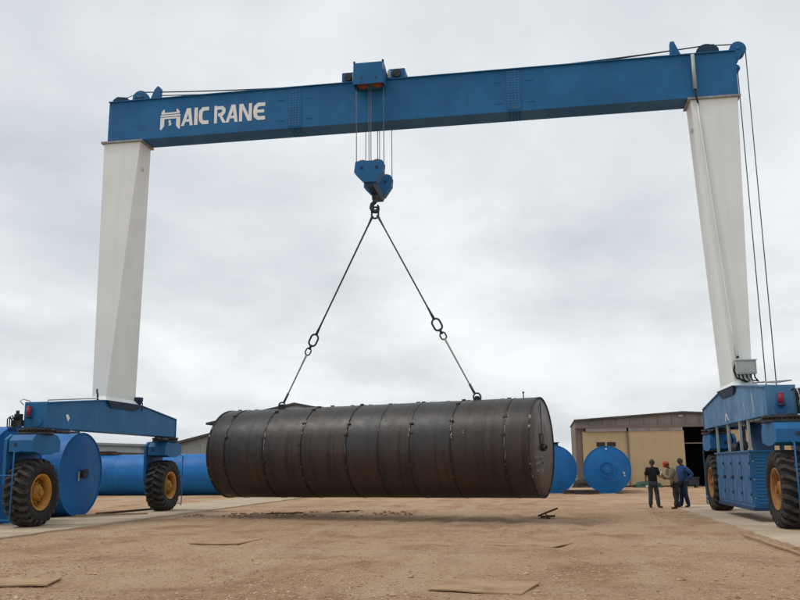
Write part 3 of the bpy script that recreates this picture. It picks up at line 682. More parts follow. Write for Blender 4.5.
def fork(xc, yc, out, lead):
    """out: sign of x away from the yard; lead: sign of y away from the crane's middle"""
    pts = [(yc - 0.72, 2.10), (yc - 0.55, 2.10), (yc - 0.30, 2.03), (yc + 0.30, 2.03), (yc + 0.55, 2.10), (yc + 0.72, 2.10), (yc + 0.72, 2.42), (yc + 0.55, 2.58), (yc - 0.55, 2.58), (yc - 0.72, 2.42)]
    bm = new(); prism(bm, pts, 'x', xc - 0.36, xc + 0.36)
    fk = obj('wheel_fork', bm, BLUE, crane, bev=0.012)
    xo = xc + out * 0.40; xo2 = xc + out * 0.50
    a, b = min(xo, xo2), max(xo, xo2)
    bm = new(); prism(bm, [(yc - 0.52, 0.66), (yc + 0.52, 0.66), (yc + 0.70, 1.2), (yc + 0.74, 2.0), (yc + 0.74, 2.45), (yc + 0.5, 2.60), (yc - 0.5, 2.60), (yc - 0.74, 2.45), (yc - 0.74, 2.0), (yc - 0.70, 1.2)], 'x', a, b)
    obj('fork_plate', bm, BLUE, fk, bev=0.01)
    bm = new(); prism(bm, [(yc - 0.5, 2.585), (yc + 0.5, 2.585), (yc + 0.5, 2.605), (yc - 0.5, 2.605)], 'x', min(xc + out * 0.5, xc - 0.36), max(xc + out * 0.5, xc + 0.36)); obj('fork_cap', bm, NAVY, fk)
    shape('drive_motor', NAVY, fk, (cyl, (xo2, yc, RT), (xo2 + out * 0.12, yc, RT), 0.26), (cyl, (xo2 + out * 0.12, yc, RT), (xo2 + out * 0.18, yc, RT), 0.18), bev=0)
    bm = new(); lathe(bm, [(0.30, 2.60), (0.50, 2.61), (0.50, 2.66), (0.42, 2.67), (0.42, 2.71), (0.50, 2.72), (0.50, 2.77), (0.34, 2.785), (0.34, 2.80)], 'z', (xc, yc + 0.0, 0), 36, False); ring = obj('slewing_ring', bm, DSTEEL, fk)
    bm = new()
    for k in range(24):
        q = 2 * PI * k / 24; x, y = xc + 0.455 * math.cos(q), yc + 0.455 * math.sin(q); cyl(bm, (x, y, 2.672), (x, y, 2.715), 0.022, n=6)
    b = obj('ring_bolts', bm, RUST, fk); b['kind'] = 'stuff'
    # inspection disc on the face towards the camera, steering ram on the yard side
    shape('inspection_disc', DSTEEL, fk, (cyl, (xc + out * 0.15, yc - 0.72, 2.30), (xc + out * 0.15, yc - 0.735, 2.30), 0.055))
    bm = new(); cyl(bm, (xc - out * 0.30, yc - lead * 0.45, 2.70), (xc - out * 0.36, yc - lead * 1.15, 2.70), 0.055); cyl(bm, (xc - out * 0.36, yc - lead * 1.15, 2.70), (xc - out * 0.38, yc - lead * 1.7, 2.72), 0.03); obj('steering_ram', bm, DSTEEL, fk)
    # tubular guard at the outer end of the wheel
    ye = yc + lead * 1.06; bm = new(); xg = xc - out * 0.05 if lead < 0 else xc - out * 0.30
    tube(bm, [(xg, yc + lead * 0.70, 2.12), (xg, ye, 2.08), (xg, ye, 0.20), (xg, ye - lead * 0.10, 0.18)], 0.020, 6)
    cyl(bm, (xg, ye, 1.45), (xc + out * 0.44, ye, 1.45), 0.016, n=6); cyl(bm, (xc + out * 0.44, ye, 1.45), (xc + out * 0.44, yc + lead * 0.5, 1.45), 0.016, n=6); cyl(bm, (xg, ye, 0.24), (xc + out * 0.44, ye, 0.24), 0.016, n=6)
    cyl(bm, (xc + out * 0.44, ye, 0.24), (xc + out * 0.44, ye, 1.45), 0.016, n=6)
    obj('wheel_guard', bm, BLUE, fk)
    return fk
fLN, fLF, fRN, fRF = fork(LW, YN, -1, -1), fork(LW, YF, -1, 1), fork(RW, YN, 1, -1), fork(RW, YF, 1, 1)
def valves(x, y, s, mats):
    """hydraulic valve bank with looping hoses"""
    shape('valve_bank', DSTEEL, s, (box, x - 0.16, x + 0.16, y - 0.1, y + 0.1, 2.84, 3.02), (box, x - 0.08, x + 0.10, y - 0.08, y + 0.08, 3.02, 3.20), (cyl, (x - 0.03, y, 3.2), (x - 0.03, y, 3.30), 0.05), bev=0.006)
    for i, m in enumerate(mats):
        xx = x - 0.14 + 0.07 * i; bm = new()
        tube(bm, [(xx, y - 0.08, 3.0), (xx - 0.02, y - 0.16, 3.12 + 0.03 * i), (xx - 0.07, y - 0.2, 3.05 + 0.04 * (i % 2)), (xx - 0.09, y - 0.16, 2.85), (xx - 0.02, y - 0.12, 2.68)], 0.018, 6)
        obj('hydraulic_hose', bm, m, s)
valves(-15.16, 22.95, sillL, [BLACK, BLACK, DSTEEL, BLACK]); valves(6.50, 22.95, sillR, [BLACK, GREYP, BLACK, GREYP, BLACK])
for i, (m, dz) in enumerate(((BLACK, 0), (GREYP, 0.12), (BLACK, 0.2), (GREYP, 0.02), (BLACK, -0.1))):
    bm = new(); x = 6.22 + 0.05 * i
    tube(bm, [(x - 0.05, 22.93, 3.40 - dz * 0.3), (x, 22.84, 3.44), (x + 0.06, 22.82, 3.30 - dz), (x + 0.02, 22.84, 3.08 - dz * 0.5), (x + 0.12, 22.88, 2.86)], 0.02, 6); obj('hydraulic_hose', bm, m, sillR)
shape('valve_bank', DSTEEL, sillR, (box, 6.26, 6.75, 22.95, 23.35, 2.82, 3.42), bev=0.01)
shape('data_plate', LWHITE, fRN, (box, 6.30, 6.46, 22.33, 22.345, 2.46, 2.56))
# hoist winch standing on the outer side of the right sill
bm = new(); cyl(bm, (6.55, 26.9, 3.15), (6.55, 28.0, 3.15), 0.32, n=24); box(bm, 6.24, 6.95, 26.75, 26.9, 2.85, 3.4); box(bm, 6.24, 6.95, 28.0, 28.15, 2.85, 3.4); cyl(bm, (6.965, 27.3, 3.3), (6.965, 27.6, 3.3), 0.15); obj('winch', bm, NAVY, sillR)

# power pack slung under the right sill -------------------------------
PX0, PX1, PY0, PY1, PZ0, PZ1 = 5.585, 6.55, 25.35, 30.25, 0.40, 1.90
bm = new(); box(bm, PX0, PX1, PY0, PY1, PZ0, PZ1); pack = obj('power_pack', bm, BLUEW, crane, bev=0.012)
shape('pack_lid', BLUEW, pack, (box, PX0 - 0.05, PX1 + 0.05, PY0 - 0.05, PY1 + 0.05, PZ1 + 0.002, PZ1 + 0.05), bev=0.008); shape('pack_skid', NAVY, pack, (box, PX0 - 0.03, PX1 + 0.03, PY0 - 0.03, PY1 + 0.03, PZ0 - 0.09, PZ0 - 0.002), bev=0.006)
nd = 4; dw = (PY1 - PY0 - 0.1) / nd
for i in range(nd):
    a = PY0 + 0.05 + i * dw
    d = shape('cabinet_door', BLUEW, pack, (box, PX0 - 0.022, PX0 - 0.002, a + 0.03, a + dw - 0.03, PZ0 + 0.10, PZ1 - 0.07), bev=0.006)
    for z in (PZ0 + 0.35, PZ0 + 0.78, PZ1 - 0.3): shape('hinge', DSTEEL, d, (box, PX0 - 0.05, PX0 - 0.022, a + 0.06, a + 0.11, z - 0.035, z + 0.035))
    shape('door_handle', DSTEEL, d, (box, PX0 - 0.06, PX0 - 0.022, a + dw - 0.15, a + dw - 0.11, PZ0 + 0.74, PZ0 + 0.84))
for k in range(15):
    z = PZ0 + 0.10 + k * 0.09
    bm = new(); hexa(bm, [(PX0 + 0.10, PY0 - 0.016, z), (PX1 - 0.04, PY0 - 0.016, z), (PX1 - 0.04, PY0 - 0.002, z), (PX0 + 0.10, PY0 - 0.002, z)], [(PX0 + 0.10, PY0 - 0.006, z + 0.06), (PX1 - 0.04, PY0 - 0.006, z + 0.06), (PX1 - 0.04, PY0 - 0.002, z + 0.06), (PX0 + 0.10, PY0 - 0.002, z + 0.06)]); obj('louvre', bm, BLUE, pack)
for z in (PZ0 + 0.25, PZ0 + 0.75, PZ0 + 1.25): shape('corner_bolt', GSTEEL, pack, (cyl, (PX0 + 0.05, PY0 - 0.002, z), (PX0 + 0.05, PY0 - 0.02, z), 0.022, 0.02, 8))
for y in (25.55, 26.6, 28.3, 30.1):
    bm = new(); box(bm, PX0 + 0.02, PX0 + 0.09, y - 0.03, y + 0.03, PZ1 + 0.05, 2.80); obj('hanger', bm, GREYP, pack)
    bm = new(); box(bm, PX1 - 0.12, PX1 - 0.02, y - 0.05, y + 0.05, PZ1 + 0.05, 2.72); box(bm, SRX1 - 0.05, PX1 - 0.01, y - 0.06, y + 0.06, 2.72, 2.80); obj('hanger', bm, NAVY, pack)
bm = new(); hexa(bm, [(5.8, 25.75, PZ1 + 0.05), (6.3, 25.75, PZ1 + 0.05), (6.3, 25.95, PZ1 + 0.05), (5.8, 25.95, PZ1 + 0.05)], [(5.8, 26.6, 2.79), (6.2, 26.6, 2.79), (6.2, 26.8, 2.79), (5.8, 26.8, 2.79)]); obj('brace', bm, NAVY, pack)
shape('silencer', DSTEEL, pack, (cyl, (6.1, 28.6, PZ1 + 0.22), (6.1, 29.7, PZ1 + 0.22), 0.16))
for i in range(3):
    bm = new(); tube(bm, [(5.75 + 0.08 * i, 26.8, PZ1 + 0.03), (5.72 + 0.08 * i, 26.9, PZ1 + 0.25), (5.75 + 0.08 * i, 27.5, PZ1 + 0.35 + 0.05 * i), (5.8, 28.3, PZ1 + 0.04)], 0.025, 6); obj('cable_hose', bm, BLACK, pack)

# trolley ---------------------------------------------------------------
TX0, TX1, TXM = -5.95, -4.90, -5.425
HF, HB = 26.66, 28.20                       # rope planes in front of and behind the girder
bm = new()
box(bm, -6.48, -4.27, GY0 + 0.22, GY1 - 0.12, GZ1 + 0.09, GZ1 + 0.26); trolley = obj('trolley', bm, BLUE, crane, bev=0.012)
for y0, y1 in ((26.40, 26.93), (27.94, 28.46)):
    s = 1 if y0 < 27 else -1
    bm = new(); pts = [(y0, 14.31), (y1, 14.31), (y1, 15.02), (y0 + (0.06 if s > 0 else 0), 15.10)] if s > 0 else [(y0, 14.31), (y1, 14.31), (y1 - 0.06, 15.10), (y0, 15.02)]
    for xa, xb in ((TX0, TX0 + 0.02), (TX1 - 0.02, TX1)): prism(bm, pts, 'x', xa, xb)
    ya, yb = (y0, y0 + 0.02) if s > 0 else (y1 - 0.02, y1)
    box(bm, TX0 + 0.021, TX1 - 0.021, ya, yb, 14.311, 15.08)
    yc, yd = (y1 - 0.02, y1) if s > 0 else (y0, y0 + 0.02)
    box(bm, TX0 + 0.021, TX1 - 0.021, yc, yd, 14.311, 15.0)
    obj('sheave_box', bm, BLUE, trolley)
    for xc in (-5.665, -5.165):
        bm = new(); lathe(bm, [(0.04, -0.10), (0.20, -0.09), (0.225, -0.09), (0.205, -0.04), (0.235, 0.0), (0.205, 0.04), (0.235, 0.09), (0.20, 0.09), (0.04, 0.10)], 'y', (xc, (y0 + y1) / 2, 14.505), 28, False); obj('sheave', bm, ORANGE, trolley)
        shape('sheave_pin', DSTEEL, trolley, (cyl, (xc, y0 - 0.02, 14.52), (xc, y1 + 0.02, 14.52), 0.035))
shape('cross_tie', BLUE, trolley, (box, TX0 + 0.03, TX1 - 0.03, 26.92, 27.95, 14.97, 15.06), bev=0.008)
for x, y in ((TX0 + 0.03, 26.46), (TX1 - 0.03, 26.46)): shape('lifting_eye', DSTEEL, trolley, (box, x - 0.03, x + 0.03, y - 0.02, y + 0.06, 15.08, 15.17), bev=0.01)
for x0, x1 in ((-6.48, -6.02), (-4.82, -4.27)):
    shape('motor_box', BLUE, trolley, (box, x0, x1, GY0 + 0.02, GY0 + 0.20, GZ1 + 0.02, GZ1 + 0.38), (box, x0, x1, GY0 + 0.20, GY1 - 0.1, GZ1 + 0.27, GZ1 + 0.38), bev=0.01)
    shape('travel_motor', DSTEEL, trolley, (cyl, ((x0 + x1) / 2, GY0 - 0.06, GZ1 + 0.20), ((x0 + x1) / 2, GY0 + 0.018, GZ1 + 0.20), 0.145))
    xg = x1 - 0.02 if x0 < -6 else x0 + 0.02
    shape('gear_housing', GREYP, trolley, (box, xg - 0.05, xg + 0.05, GY0 - 0.07, GY0 + 0.015, GZ1 + 0.03, GZ1 + 0.30), bev=0.01)
for x in (-6.3, -4.5):
    shape('track_wheel', DSTEEL, trolley, (cyl, (x, GM - 0.06, GZ1 + 0.17), (x, GM + 0.06, GZ1 + 0.17), 0.10))
RX = (-5.885, -5.455, -5.385, -4.945)
for y in (HF, HB):
    for x in RX:
        bm = new(); tube(bm, [(x, y, 11.42), (x, y, 13), (x, y, 14.52)], 0.014, 6); obj('fall_rope', bm, ROPEB, trolley)

# ------------------------------------------------------------------ hook block
hb = thing('hook_block', 'blue twin-sheave hook block hanging from ropes under the girder', 'hook block', (TXM, GM, 10.2))
for y in (HF, HB):
    out_pts = [(-5.93, 11.22), (-5.89, 11.56), (-5.86, 11.60), (-4.98, 11.60), (-4.93, 11.52), (-4.95, 11.22), (-5.20, 10.86), (-5.60, 10.86)]
    bm = new()
    for ya in (y - 0.17, y + 0.14): prism(bm, out_pts, 'y', ya, ya + 0.03)
    obj('cheek_plate', bm, BLUE, hb)
    bm = new()
    prism(bm, [(-5.93, 11.22), (-5.60, 10.86), (-5.58, 10.89), (-5.90, 11.23)], 'y', y - 0.139, y + 0.139); prism(bm, [(-4.95, 11.22), (-5.20, 10.86), (-5.22, 10.89), (-4.98, 11.23)], 'y', y - 0.139, y + 0.139)
    prism(bm, [(-4.95, 11.223), (-4.975, 11.233), (-4.96, 11.50), (-4.935, 11.50)], 'y', y - 0.139, y + 0.139); prism(bm, [(-5.93, 11.223), (-5.905, 11.233), (-5.87, 11.54), (-5.895, 11.54)], 'y', y - 0.139, y + 0.139)
    obj('side_cover', bm, BLUE, hb)
    for xc in (-5.67, -5.165):
        bm = new(); lathe(bm, [(0.04, -0.09), (0.24, -0.09), (0.21, -0.045), (0.24, 0.0), (0.21, 0.045), (0.24, 0.09), (0.04, 0.09)], 'y', (xc, y, 11.43), 28, False); obj('sheave', bm, ORANGE, hb)
        shape('sheave_pin', NAVY, hb, (cyl, (xc, y - 0.19, 11.36), (xc, y + 0.19, 11.36), 0.05))
bm = new(); hexa(bm, [(-5.52, HF - 0.10, 10.72), (-5.28, HF - 0.10, 10.72), (-5.28, HB + 0.10, 10.72), (-5.52, HB + 0.10, 10.72)], [(-5.60, HF - 0.13, 10.90), (-5.20, HF - 0.13, 10.90), (-5.20, HB + 0.13, 10.90), (-5.60, HB + 0.13, 10.90)]); obj('crosshead', bm, NAVY, hb, bev=0.01)
bm = new()
cyl(bm, (TXM, GM, 10.78), (TXM, GM, 10.52), 0.10, 0.08, 14)
hp = [(TXM, GM, 10.54), (TXM + 0.02, GM, 10.44), (TXM - 0.10, GM, 10.34), (TXM - 0.13, GM, 10.20), (TXM - 0.06, GM, 10.06), (TXM + 0.07, GM, 10.04), (TXM + 0.16, GM, 10.12), (TXM + 0.17, GM, 10.24), (TXM + 0.13, GM, 10.32)]
hp = [(TXM + (q[0] - TXM) * 0.78, q[1], 10.54 + (q[2] - 10.54) * 0.86) for q in hp]
tube(bm, hp, [0.08, 0.08, 0.078, 0.08, 0.082, 0.078, 0.065, 0.045, 0.022], 10)
obj('hook', bm, DSTEEL, hb)
HOOK = Vector((TXM + 0.02, GM, 10.13))

# ------------------------------------------------------------------ lifted steel tank
TA, TLEN, TR = R(13.78), 10.98, 1.48
TC = Vector((-5.44, 27.49, 2.10))
AX = Vector((math.cos(TA), -math.sin(TA), 0.004)).normalized()
tank = thing('steel_tank', 'long dark unpainted steel tank hanging from two slings', 'tank', TC)
tank.rotation_euler = (0, -0.004, -TA)
WORLD[tank.name] = Vector((0, 0, 0))            # its parts are built in the tank's own axes
seams = [-TLEN / 2, -4.82, -3.34, -1.93, -0.34, 0.75, 1.80, 3.11, 4.75, TLEN / 2]
rnd = random.Random(4)
def ring_shell(x0, x1, r, seed):
    bm = new(); n, k = 96, 8; rows = []
    for j in range(k + 1):
        x = x0 + (x1 - x0) * j / k
        rows.append([bm.verts.new((x, (r + 0.006 * noise.noise((x * 1.5, 2 * math.cos(a), 2 * math.sin(a) + seed)) - (0.004 if j in (0, k) else 0)) * math.sin(a), (r + 0.006 * noise.noise((x * 1.5, 2 * math.cos(a), 2 * math.sin(a) + seed)) - (0.004 if j in (0, k) else 0)) * math.cos(a))) for a in [2 * PI * i / n for i in range(n)]])
    for A, B in zip(rows, rows[1:]):
        for i in range(n):
            f_ = bm.faces.new((A[i], A[(i + 1) % n], B[(i + 1) % n], B[i])); f_.smooth = True
    return bm
for i, (a, b) in enumerate(zip(seams, seams[1:])):
    obj('shell_ring', ring_shell(a + 0.0005, b - 0.0005, TR + rnd.uniform(-0.008, 0.004), i * 3.7), MILL, tank)
for i, x in enumerate(seams[1:-1]):
    bm = new(); n = 150
    faint = i == 4
    pts = [(x + 0.014 * noise.noise((i, math.cos(q) * 6, math.sin(q) * 6)), (TR + 0.004) * math.sin(q), (TR + 0.004) * math.cos(q)) for q in [2 * PI * k / n for k in range(n)]]
    tube(bm, pts, [(0.005 if faint else 0.008) * (1 + 0.5 * noise.noise((k * 0.9, i, 3))) for k in range(n)], 6, closed=True)
    obj('weld_seam', bm, BEAD, tank)
    if faint: continue
    # short dogs and tack clips left along the seam
    for q in [R(-8), R(-30), R(-52), R(-75), R(-96)]:
        if rnd.random() < 0.35: continue
        q += R(rnd.uniform(-8, 8)); xx = x + rnd.uniform(-0.05, 0.05)
        bm = new(); box(bm, -0.06, 0.06, -0.02, 0.02, -0.01, rnd.uniform(0.02, 0.045))
        bmesh.ops.transform(bm, verts=bm.verts, matrix=Matrix.Translation((xx, TR * math.sin(q), TR * math.cos(q))) @ Matrix.Rotation(-q, 4, 'X'))
        obj('tack_clip', bm, BEAD, tank)
def scar(x, q, ln, wd, seed):
    bm = new(); r2 = random.Random(seed); m = 10
    tube(bm, [(x + 0.02 * r2.uniform(-1, 1), (TR + 0.006) * math.sin(q + ln * k / m / TR), (TR + 0.006) * math.cos(q + ln * k / m / TR)) for k in range(m + 1)], [wd * r2.uniform(0.15, 1) for k in range(m + 1)], 5)
    obj('weld_scar', bm, CHALK if seed % 3 else BEAD, tank)
for sx, q, ln, wd, sd in ((4.76, -105, 1.5, 0.014, 1), (-3.3, -78, 0.5, 0.02, 2), (-4.8, -62, 0.4, 0.016, 4), (-1.92, -62, 0.35, 0.025, 5), (-0.36, -70, 0.6, 0.015, 7), (1.78, -76, 0.3, 0.024, 8), (3.1, -70, 0.4, 0.024, 10), (3.14, -80, 0.2, 0.03, 11), (3.5, -74, 0.1, 0.02, 13), (-3.28, -94, 0.7, 0.012, 14), (0.9, -55, 0.12, 0.02, 16), (-0.34, -96, 0.4, 0.01, 17)):
    scar(sx, R(q), ln, wd * 0.75, sd)
for i in range(15):                              # low lugs standing along the crown
    x = -5.0 + i * 0.7 + rnd.uniform(-0.3, 0.3)
    shape('crown_lug', BEAD, tank, (box, x - 0.06, x + 0.06, -0.03, 0.03, TR - 0.02, TR + rnd.uniform(0.012, 0.035)), bev=0.010)
bm = new(); cyl(bm, (4.98, 0, TR - 0.02), (4.98, 0, TR + 0.20), 0.018, n=8); box(bm, 4.955, 5.005, -0.03, 0.03, TR + 0.15, TR + 0.19); obj('stud', bm, DSTEEL, tank)
for sx in (-1, 1):
    bm = new(); x = sx * (TLEN / 2 - 0.02)
    lathe(bm, [(0.0, x + sx * 0.030), (0.7, x + sx * 0.028), (TR - 0.012, x + sx * 0.012), (TR - 0.012, x - sx * 0.02)], 'x', (0, 0, 0), 96, True)
    ep = obj('end_plate', bm, MILLE, tank)
    bm = new(); lathe(bm, [(TR - 0.02, x - sx * 0.02), (TR + 0.010, x - sx * 0.02), (TR + 0.012, x + sx * 0.035), (TR - 0.02, x + sx * 0.035)], 'x', (0, 0, 0), 96, False, closed=True); obj('rim_flange', bm, BEAD, ep)
    if sx > 0:
        xf = x + 0.03
        for q in (0, 0.52): 
            bm = new(); hexa(bm, [(xf - 0.02, -0.05, 0.12), (xf + 0.012, -0.05, 0.12), (xf + 0.012, 0.05, 0.12), (xf - 0.02, 0.05, 0.12)], [(xf - 0.03, -0.04, TR - 0.15), (xf + 0.004, -0.04, TR - 0.15), (xf + 0.004, 0.04, TR - 0.15), (xf - 0.03, 0.04, TR - 0.15)])
            if q == 0: obj('stiffener_bar', bm, MILL, ep)
            else: bm.free()
        shape('centre_boss', BEAD, ep, (cyl, (xf - 0.02, 0, 0), (xf + 0.10, 0, 0), 0.12, 0.11, 20), (cyl, (xf + 0.10, 0, 0), (xf + 0.15, 0.01, 0), 0.05, 0.05, 12), (box, xf + 0.0, xf + 0.05, -0.26, 0.26, -0.035, 0.035), bev=0)
        shape('patch_plate', BEAD, ep, (box, xf - 0.02, xf + 0.02, -0.30, 0.18, 0.10, 0.40), bev=0.01)
        # illegible chalk scribble in three short lines
        r2 = random.Random(9)
        for ln in range(3):
            y, z = -0.95 + 0.03 * ln, -0.30 - 0.19 * ln; bm = new()
            for k in range(7 - (ln == 2)):
                p = [(xf + 0.004, y + r2.uniform(-0.03, 0.08), z + r2.uniform(-0.06, 0.06)) for _ in range(4)]
                tube(bm, p, 0.014, 4); y += 0.145
            obj('chalk_scribble', bm, CHALK, ep)
        bm = new(); tube(bm, [(xf - 0.004, -0.22, 1.22), (xf - 0.004, -0.16, 1.05), (xf, -0.20, 0.92)], 0.012, 4); obj('chalk_scribble', bm, CHALK, ep)

# ------------------------------------------------------------------ slings
def link_path(c, d, ln, wd):
    d = d.normalized(); u = d.cross(Vector((0, 1, 0))).normalized(); hl, hw = ln / 2 - wd / 2, wd / 2; pts = []
    for s in (1, -1):
        for k in range(9):
            a = PI * k / 8
            pts.append(c + d * (s * hl) + (u * (s * math.cos(a)) + d * (s * math.sin(a))) * hw)
    return pts
def sling(t, frac, label):
    lug = TC + AX * t + Vector((0, 0, TR + 0.06))
    d = lug - HOOK
    root = thing('lifting_sling', label, 'sling', HOOK, 'slings carrying the steel tank')
    P = lambda k: HOOK + d * k
    side = Vector((0, 0.035, 0)); ln = d.length
    top = P(0.045)
    bm = new(); tube(bm, [P(0.03) + side, P(0.09) + side * 0.4, P(0.5) + side * 0.2, P(frac - 0.07) + side * 0.4, P(frac - 0.012) + side], 0.026, 6); tube(bm, [P(0.03) - side, P(0.09) - side * 0.4, P(0.5) - side * 0.2, P(frac - 0.07) - side * 0.4, P(frac - 0.012) - side], 0.026, 6); obj('upper_rope', bm, ROPE, root)
    for k0, k1 in ((0.025, 0.10), (frac - 0.085, frac - 0.008)):
        bm = new(); tube(bm, [P(k0), P((k0 + k1) / 2), P(k1)], [0.05, 0.036, 0.026] if k0 < 0.1 else [0.026, 0.036, 0.05], 8); obj('rope_ferrule', bm, ROPE, root)
    bm = new(); tube(bm, link_path(P(frac) + d.normalized() * 0.17, d, 0.42, 0.26), 0.033, 8, closed=True); obj('oblong_link', bm, DSTEEL, root)
    bm = new(); tube(bm, [P(frac) + d.normalized() * 0.34, P(frac) + d.normalized() * 0.52], 0.045, 8); obj('link_swivel', bm, DSTEEL, root)
    bm = new(); tube(bm, link_path(P(frac) + d.normalized() * 0.60, d, 0.25, 0.18), 0.025, 8, closed=True); obj('ring_link', bm, DSTEEL, root)
    s2 = frac + 0.70 / ln
    bm = new(); tube(bm, [P(s2), P((s2 + 0.96) / 2), P(0.962)], [0.035, 0.026, 0.020], 6); obj('lower_rope', bm, STRAP, root)
    bm = new(); tube(bm, [P(0.93), P(0.975)], 0.04, 8); obj('rope_ferrule', bm, ROPE, root)
    bm = new(); tube(bm, link_path(lug + Vector((0, 0, 0.03)), Vector((0.2 if t < 0 else -0.2, 0, 1)), 0.26, 0.22), 0.026, 8, closed=True); obj('shackle', bm, DSTEEL, root)
    bm = new(); prism(bm, [(lug.x - 0.16, 3.54), (lug.x + 0.16, 3.54), (lug.x + 0.06, 3.72), (lug.x - 0.06, 3.72)], 'y', lug.y - 0.02, lug.y + 0.02); obj('shackle_lug', bm, BEAD, root)
    return root
sling(-3.52, 0.635, 'wire rope sling with oblong link, running from the hook down to the left')
sling(3.50, 0.605, 'wire rope sling with oblong link, running from the hook down to the right')
ml = thing('master_link', 'steel master link hooked between crane hook and both slings', 'link', HOOK)
bm = new(); tube(bm, link_path(HOOK + Vector((0, 0, -0.06)), Vector((0, 0, 1)), 0.40, 0.23), 0.032, 8, closed=True); obj('oblong_ring', bm, DSTEEL, ml)

# ------------------------------------------------------------------ blue tanks
def blue_tank(label, loc, r, ln, rot, extras=None):
    """end face at loc (centre of the face), shell running along -x before rotation"""
    root = thing('blue_tank', label, 'tank', (0, 0, 0), 'blue tanks lying on the ground')
    WORLD[root.name] = Vector((0, 0, 0))
    n = 5
    for i in range(n):
        a, b = -ln * i / n, -ln * (i + 1) / n
        obj('shell_ring', ring_shell(b + 0.003, a - 0.003, r, i * 2.1 + ln), TBLUE, root)
    for i in range(1, n):
        bm = new(); lathe(bm, [(r - 0.012, -ln * i / n - 0.016), (r + 0.007, -ln * i / n - 0.008), (r + 0.007, -ln * i / n + 0.008), (r - 0.012, -ln * i / n + 0.016)], 'x', (0, 0, 0), 64, True, closed=True); obj('weld_seam', bm, TBLUE, root)
    for x, s in ((-0.01, 1), (-ln + 0.01, -1)):
        bm = new(); lathe(bm, [(0.0, x + s * 0.012), (r - 0.03, x + s * 0.010), (r - 0.012, x), (r - 0.012, x - s * 0.03)], 'x', (0, 0, 0), 64); ep = obj('end_plate', bm, TBLUE, root)
        bm = new(); lathe(bm, [(r - 0.03, x - s * 0.02), (r + 0.008, x - s * 0.02), (r + 0.010, x + s * 0.025), (r - 0.025, x + s * 0.025)], 'x', (0, 0, 0), 64, False, closed=True); obj('rim_flange', bm, TBLUE, ep)
    root.location = loc; root.rotation_euler = (0, 0, rot)
    if extras: extras(root)
    return root
def nozzle_front(root):
    shape('nozzle', DSTEEL, root, (cyl, (0.0, 0.02, 0.02), (0.16, 0.02, 0.02), 0.14, 0.14, 18), (cyl, (0.16, 0.02, 0.02), (0.20, 0.02, 0.02), 0.18, 0.18, 18))
    shape('valve_tag', GREYP, root, (box, 0.02, 0.05, -0.22, -0.14, -0.22, 0.10))
def ring_front(root):
    bm = new(); lathe(bm, [(0.40, 0.0), (0.47, 0.0), (0.47, 0.06), (0.40, 0.06)], 'x', (0, 0, 0), 36, False, closed=True); obj('flange_ring', bm, TBLUE, root)
    shape('boss', TBLUE, root, (cyl, (0, 0, 0), (0.09, 0, 0), 0.22, 0.20, 20)); shape('bolt_boss', LWHITE, root, (cyl, (0, 0, 1.17), (0.06, 0, 1.17), 0.05, 0.05, 10))
    shape('drain_fitting', GREYP, root, (cyl, (0, 0.92, -0.18), (0.1, 0.92, -0.18), 0.07, 0.07, 10), (cyl, (0, 0.95, -0.32), (0.1, 0.95, -0.32), 0.05, 0.05, 10))
def top_fitting(root):
    shape('top_nozzle', NAVY, root, (cyl, (-0.3, 0.22, 1.30), (-0.3, 0.22, 1.52), 0.17, 0.17, 16), (cyl, (-0.3, 0.22, 1.52), (-0.3, 0.22, 1.56), 0.24, 0.24, 16))
def chocks(root, r):
    for x in (-0.9, -3.4):
        for s in (-1, 1):
            bm = new(); prism(bm, [(s * 0.15, -r - 0.03), (s * 0.75, -r - 0.03), (s * 0.75, -r + 0.12), (s * 0.62, -r + 0.15)], 'x', x - 0.12, x + 0.12); obj('chock', bm, RUST, root)
blue_tank('blue tank behind the near left wheel, mostly hidden by it', (-16.20, 24.55, 1.45), 1.475, 9, 0, nozzle_front)
blue_tank('blue tank with dark nozzle in its round end, between the left wheels', (-16.20, 28.42, 1.42), 1.445, 9, 0, nozzle_front)
def saddle_top(root):
    pass
blue_tank('long blue tank lying sideways behind the far left wheel', (-13.2, 51.2, 1.22), 1.25, 22, 0)
blue_tank('blue tank facing the camera with round boss, left of the three people', (3.40, 51.0, 1.30), 1.335, 7, -PI / 2 - 0.045, ring_front)
blue_tank('blue tank half hidden behind the right end of the lifted steel tank', (0.33, 51.4, 1.345), 1.40, 7, -PI / 2 + 0.0, top_fitting)

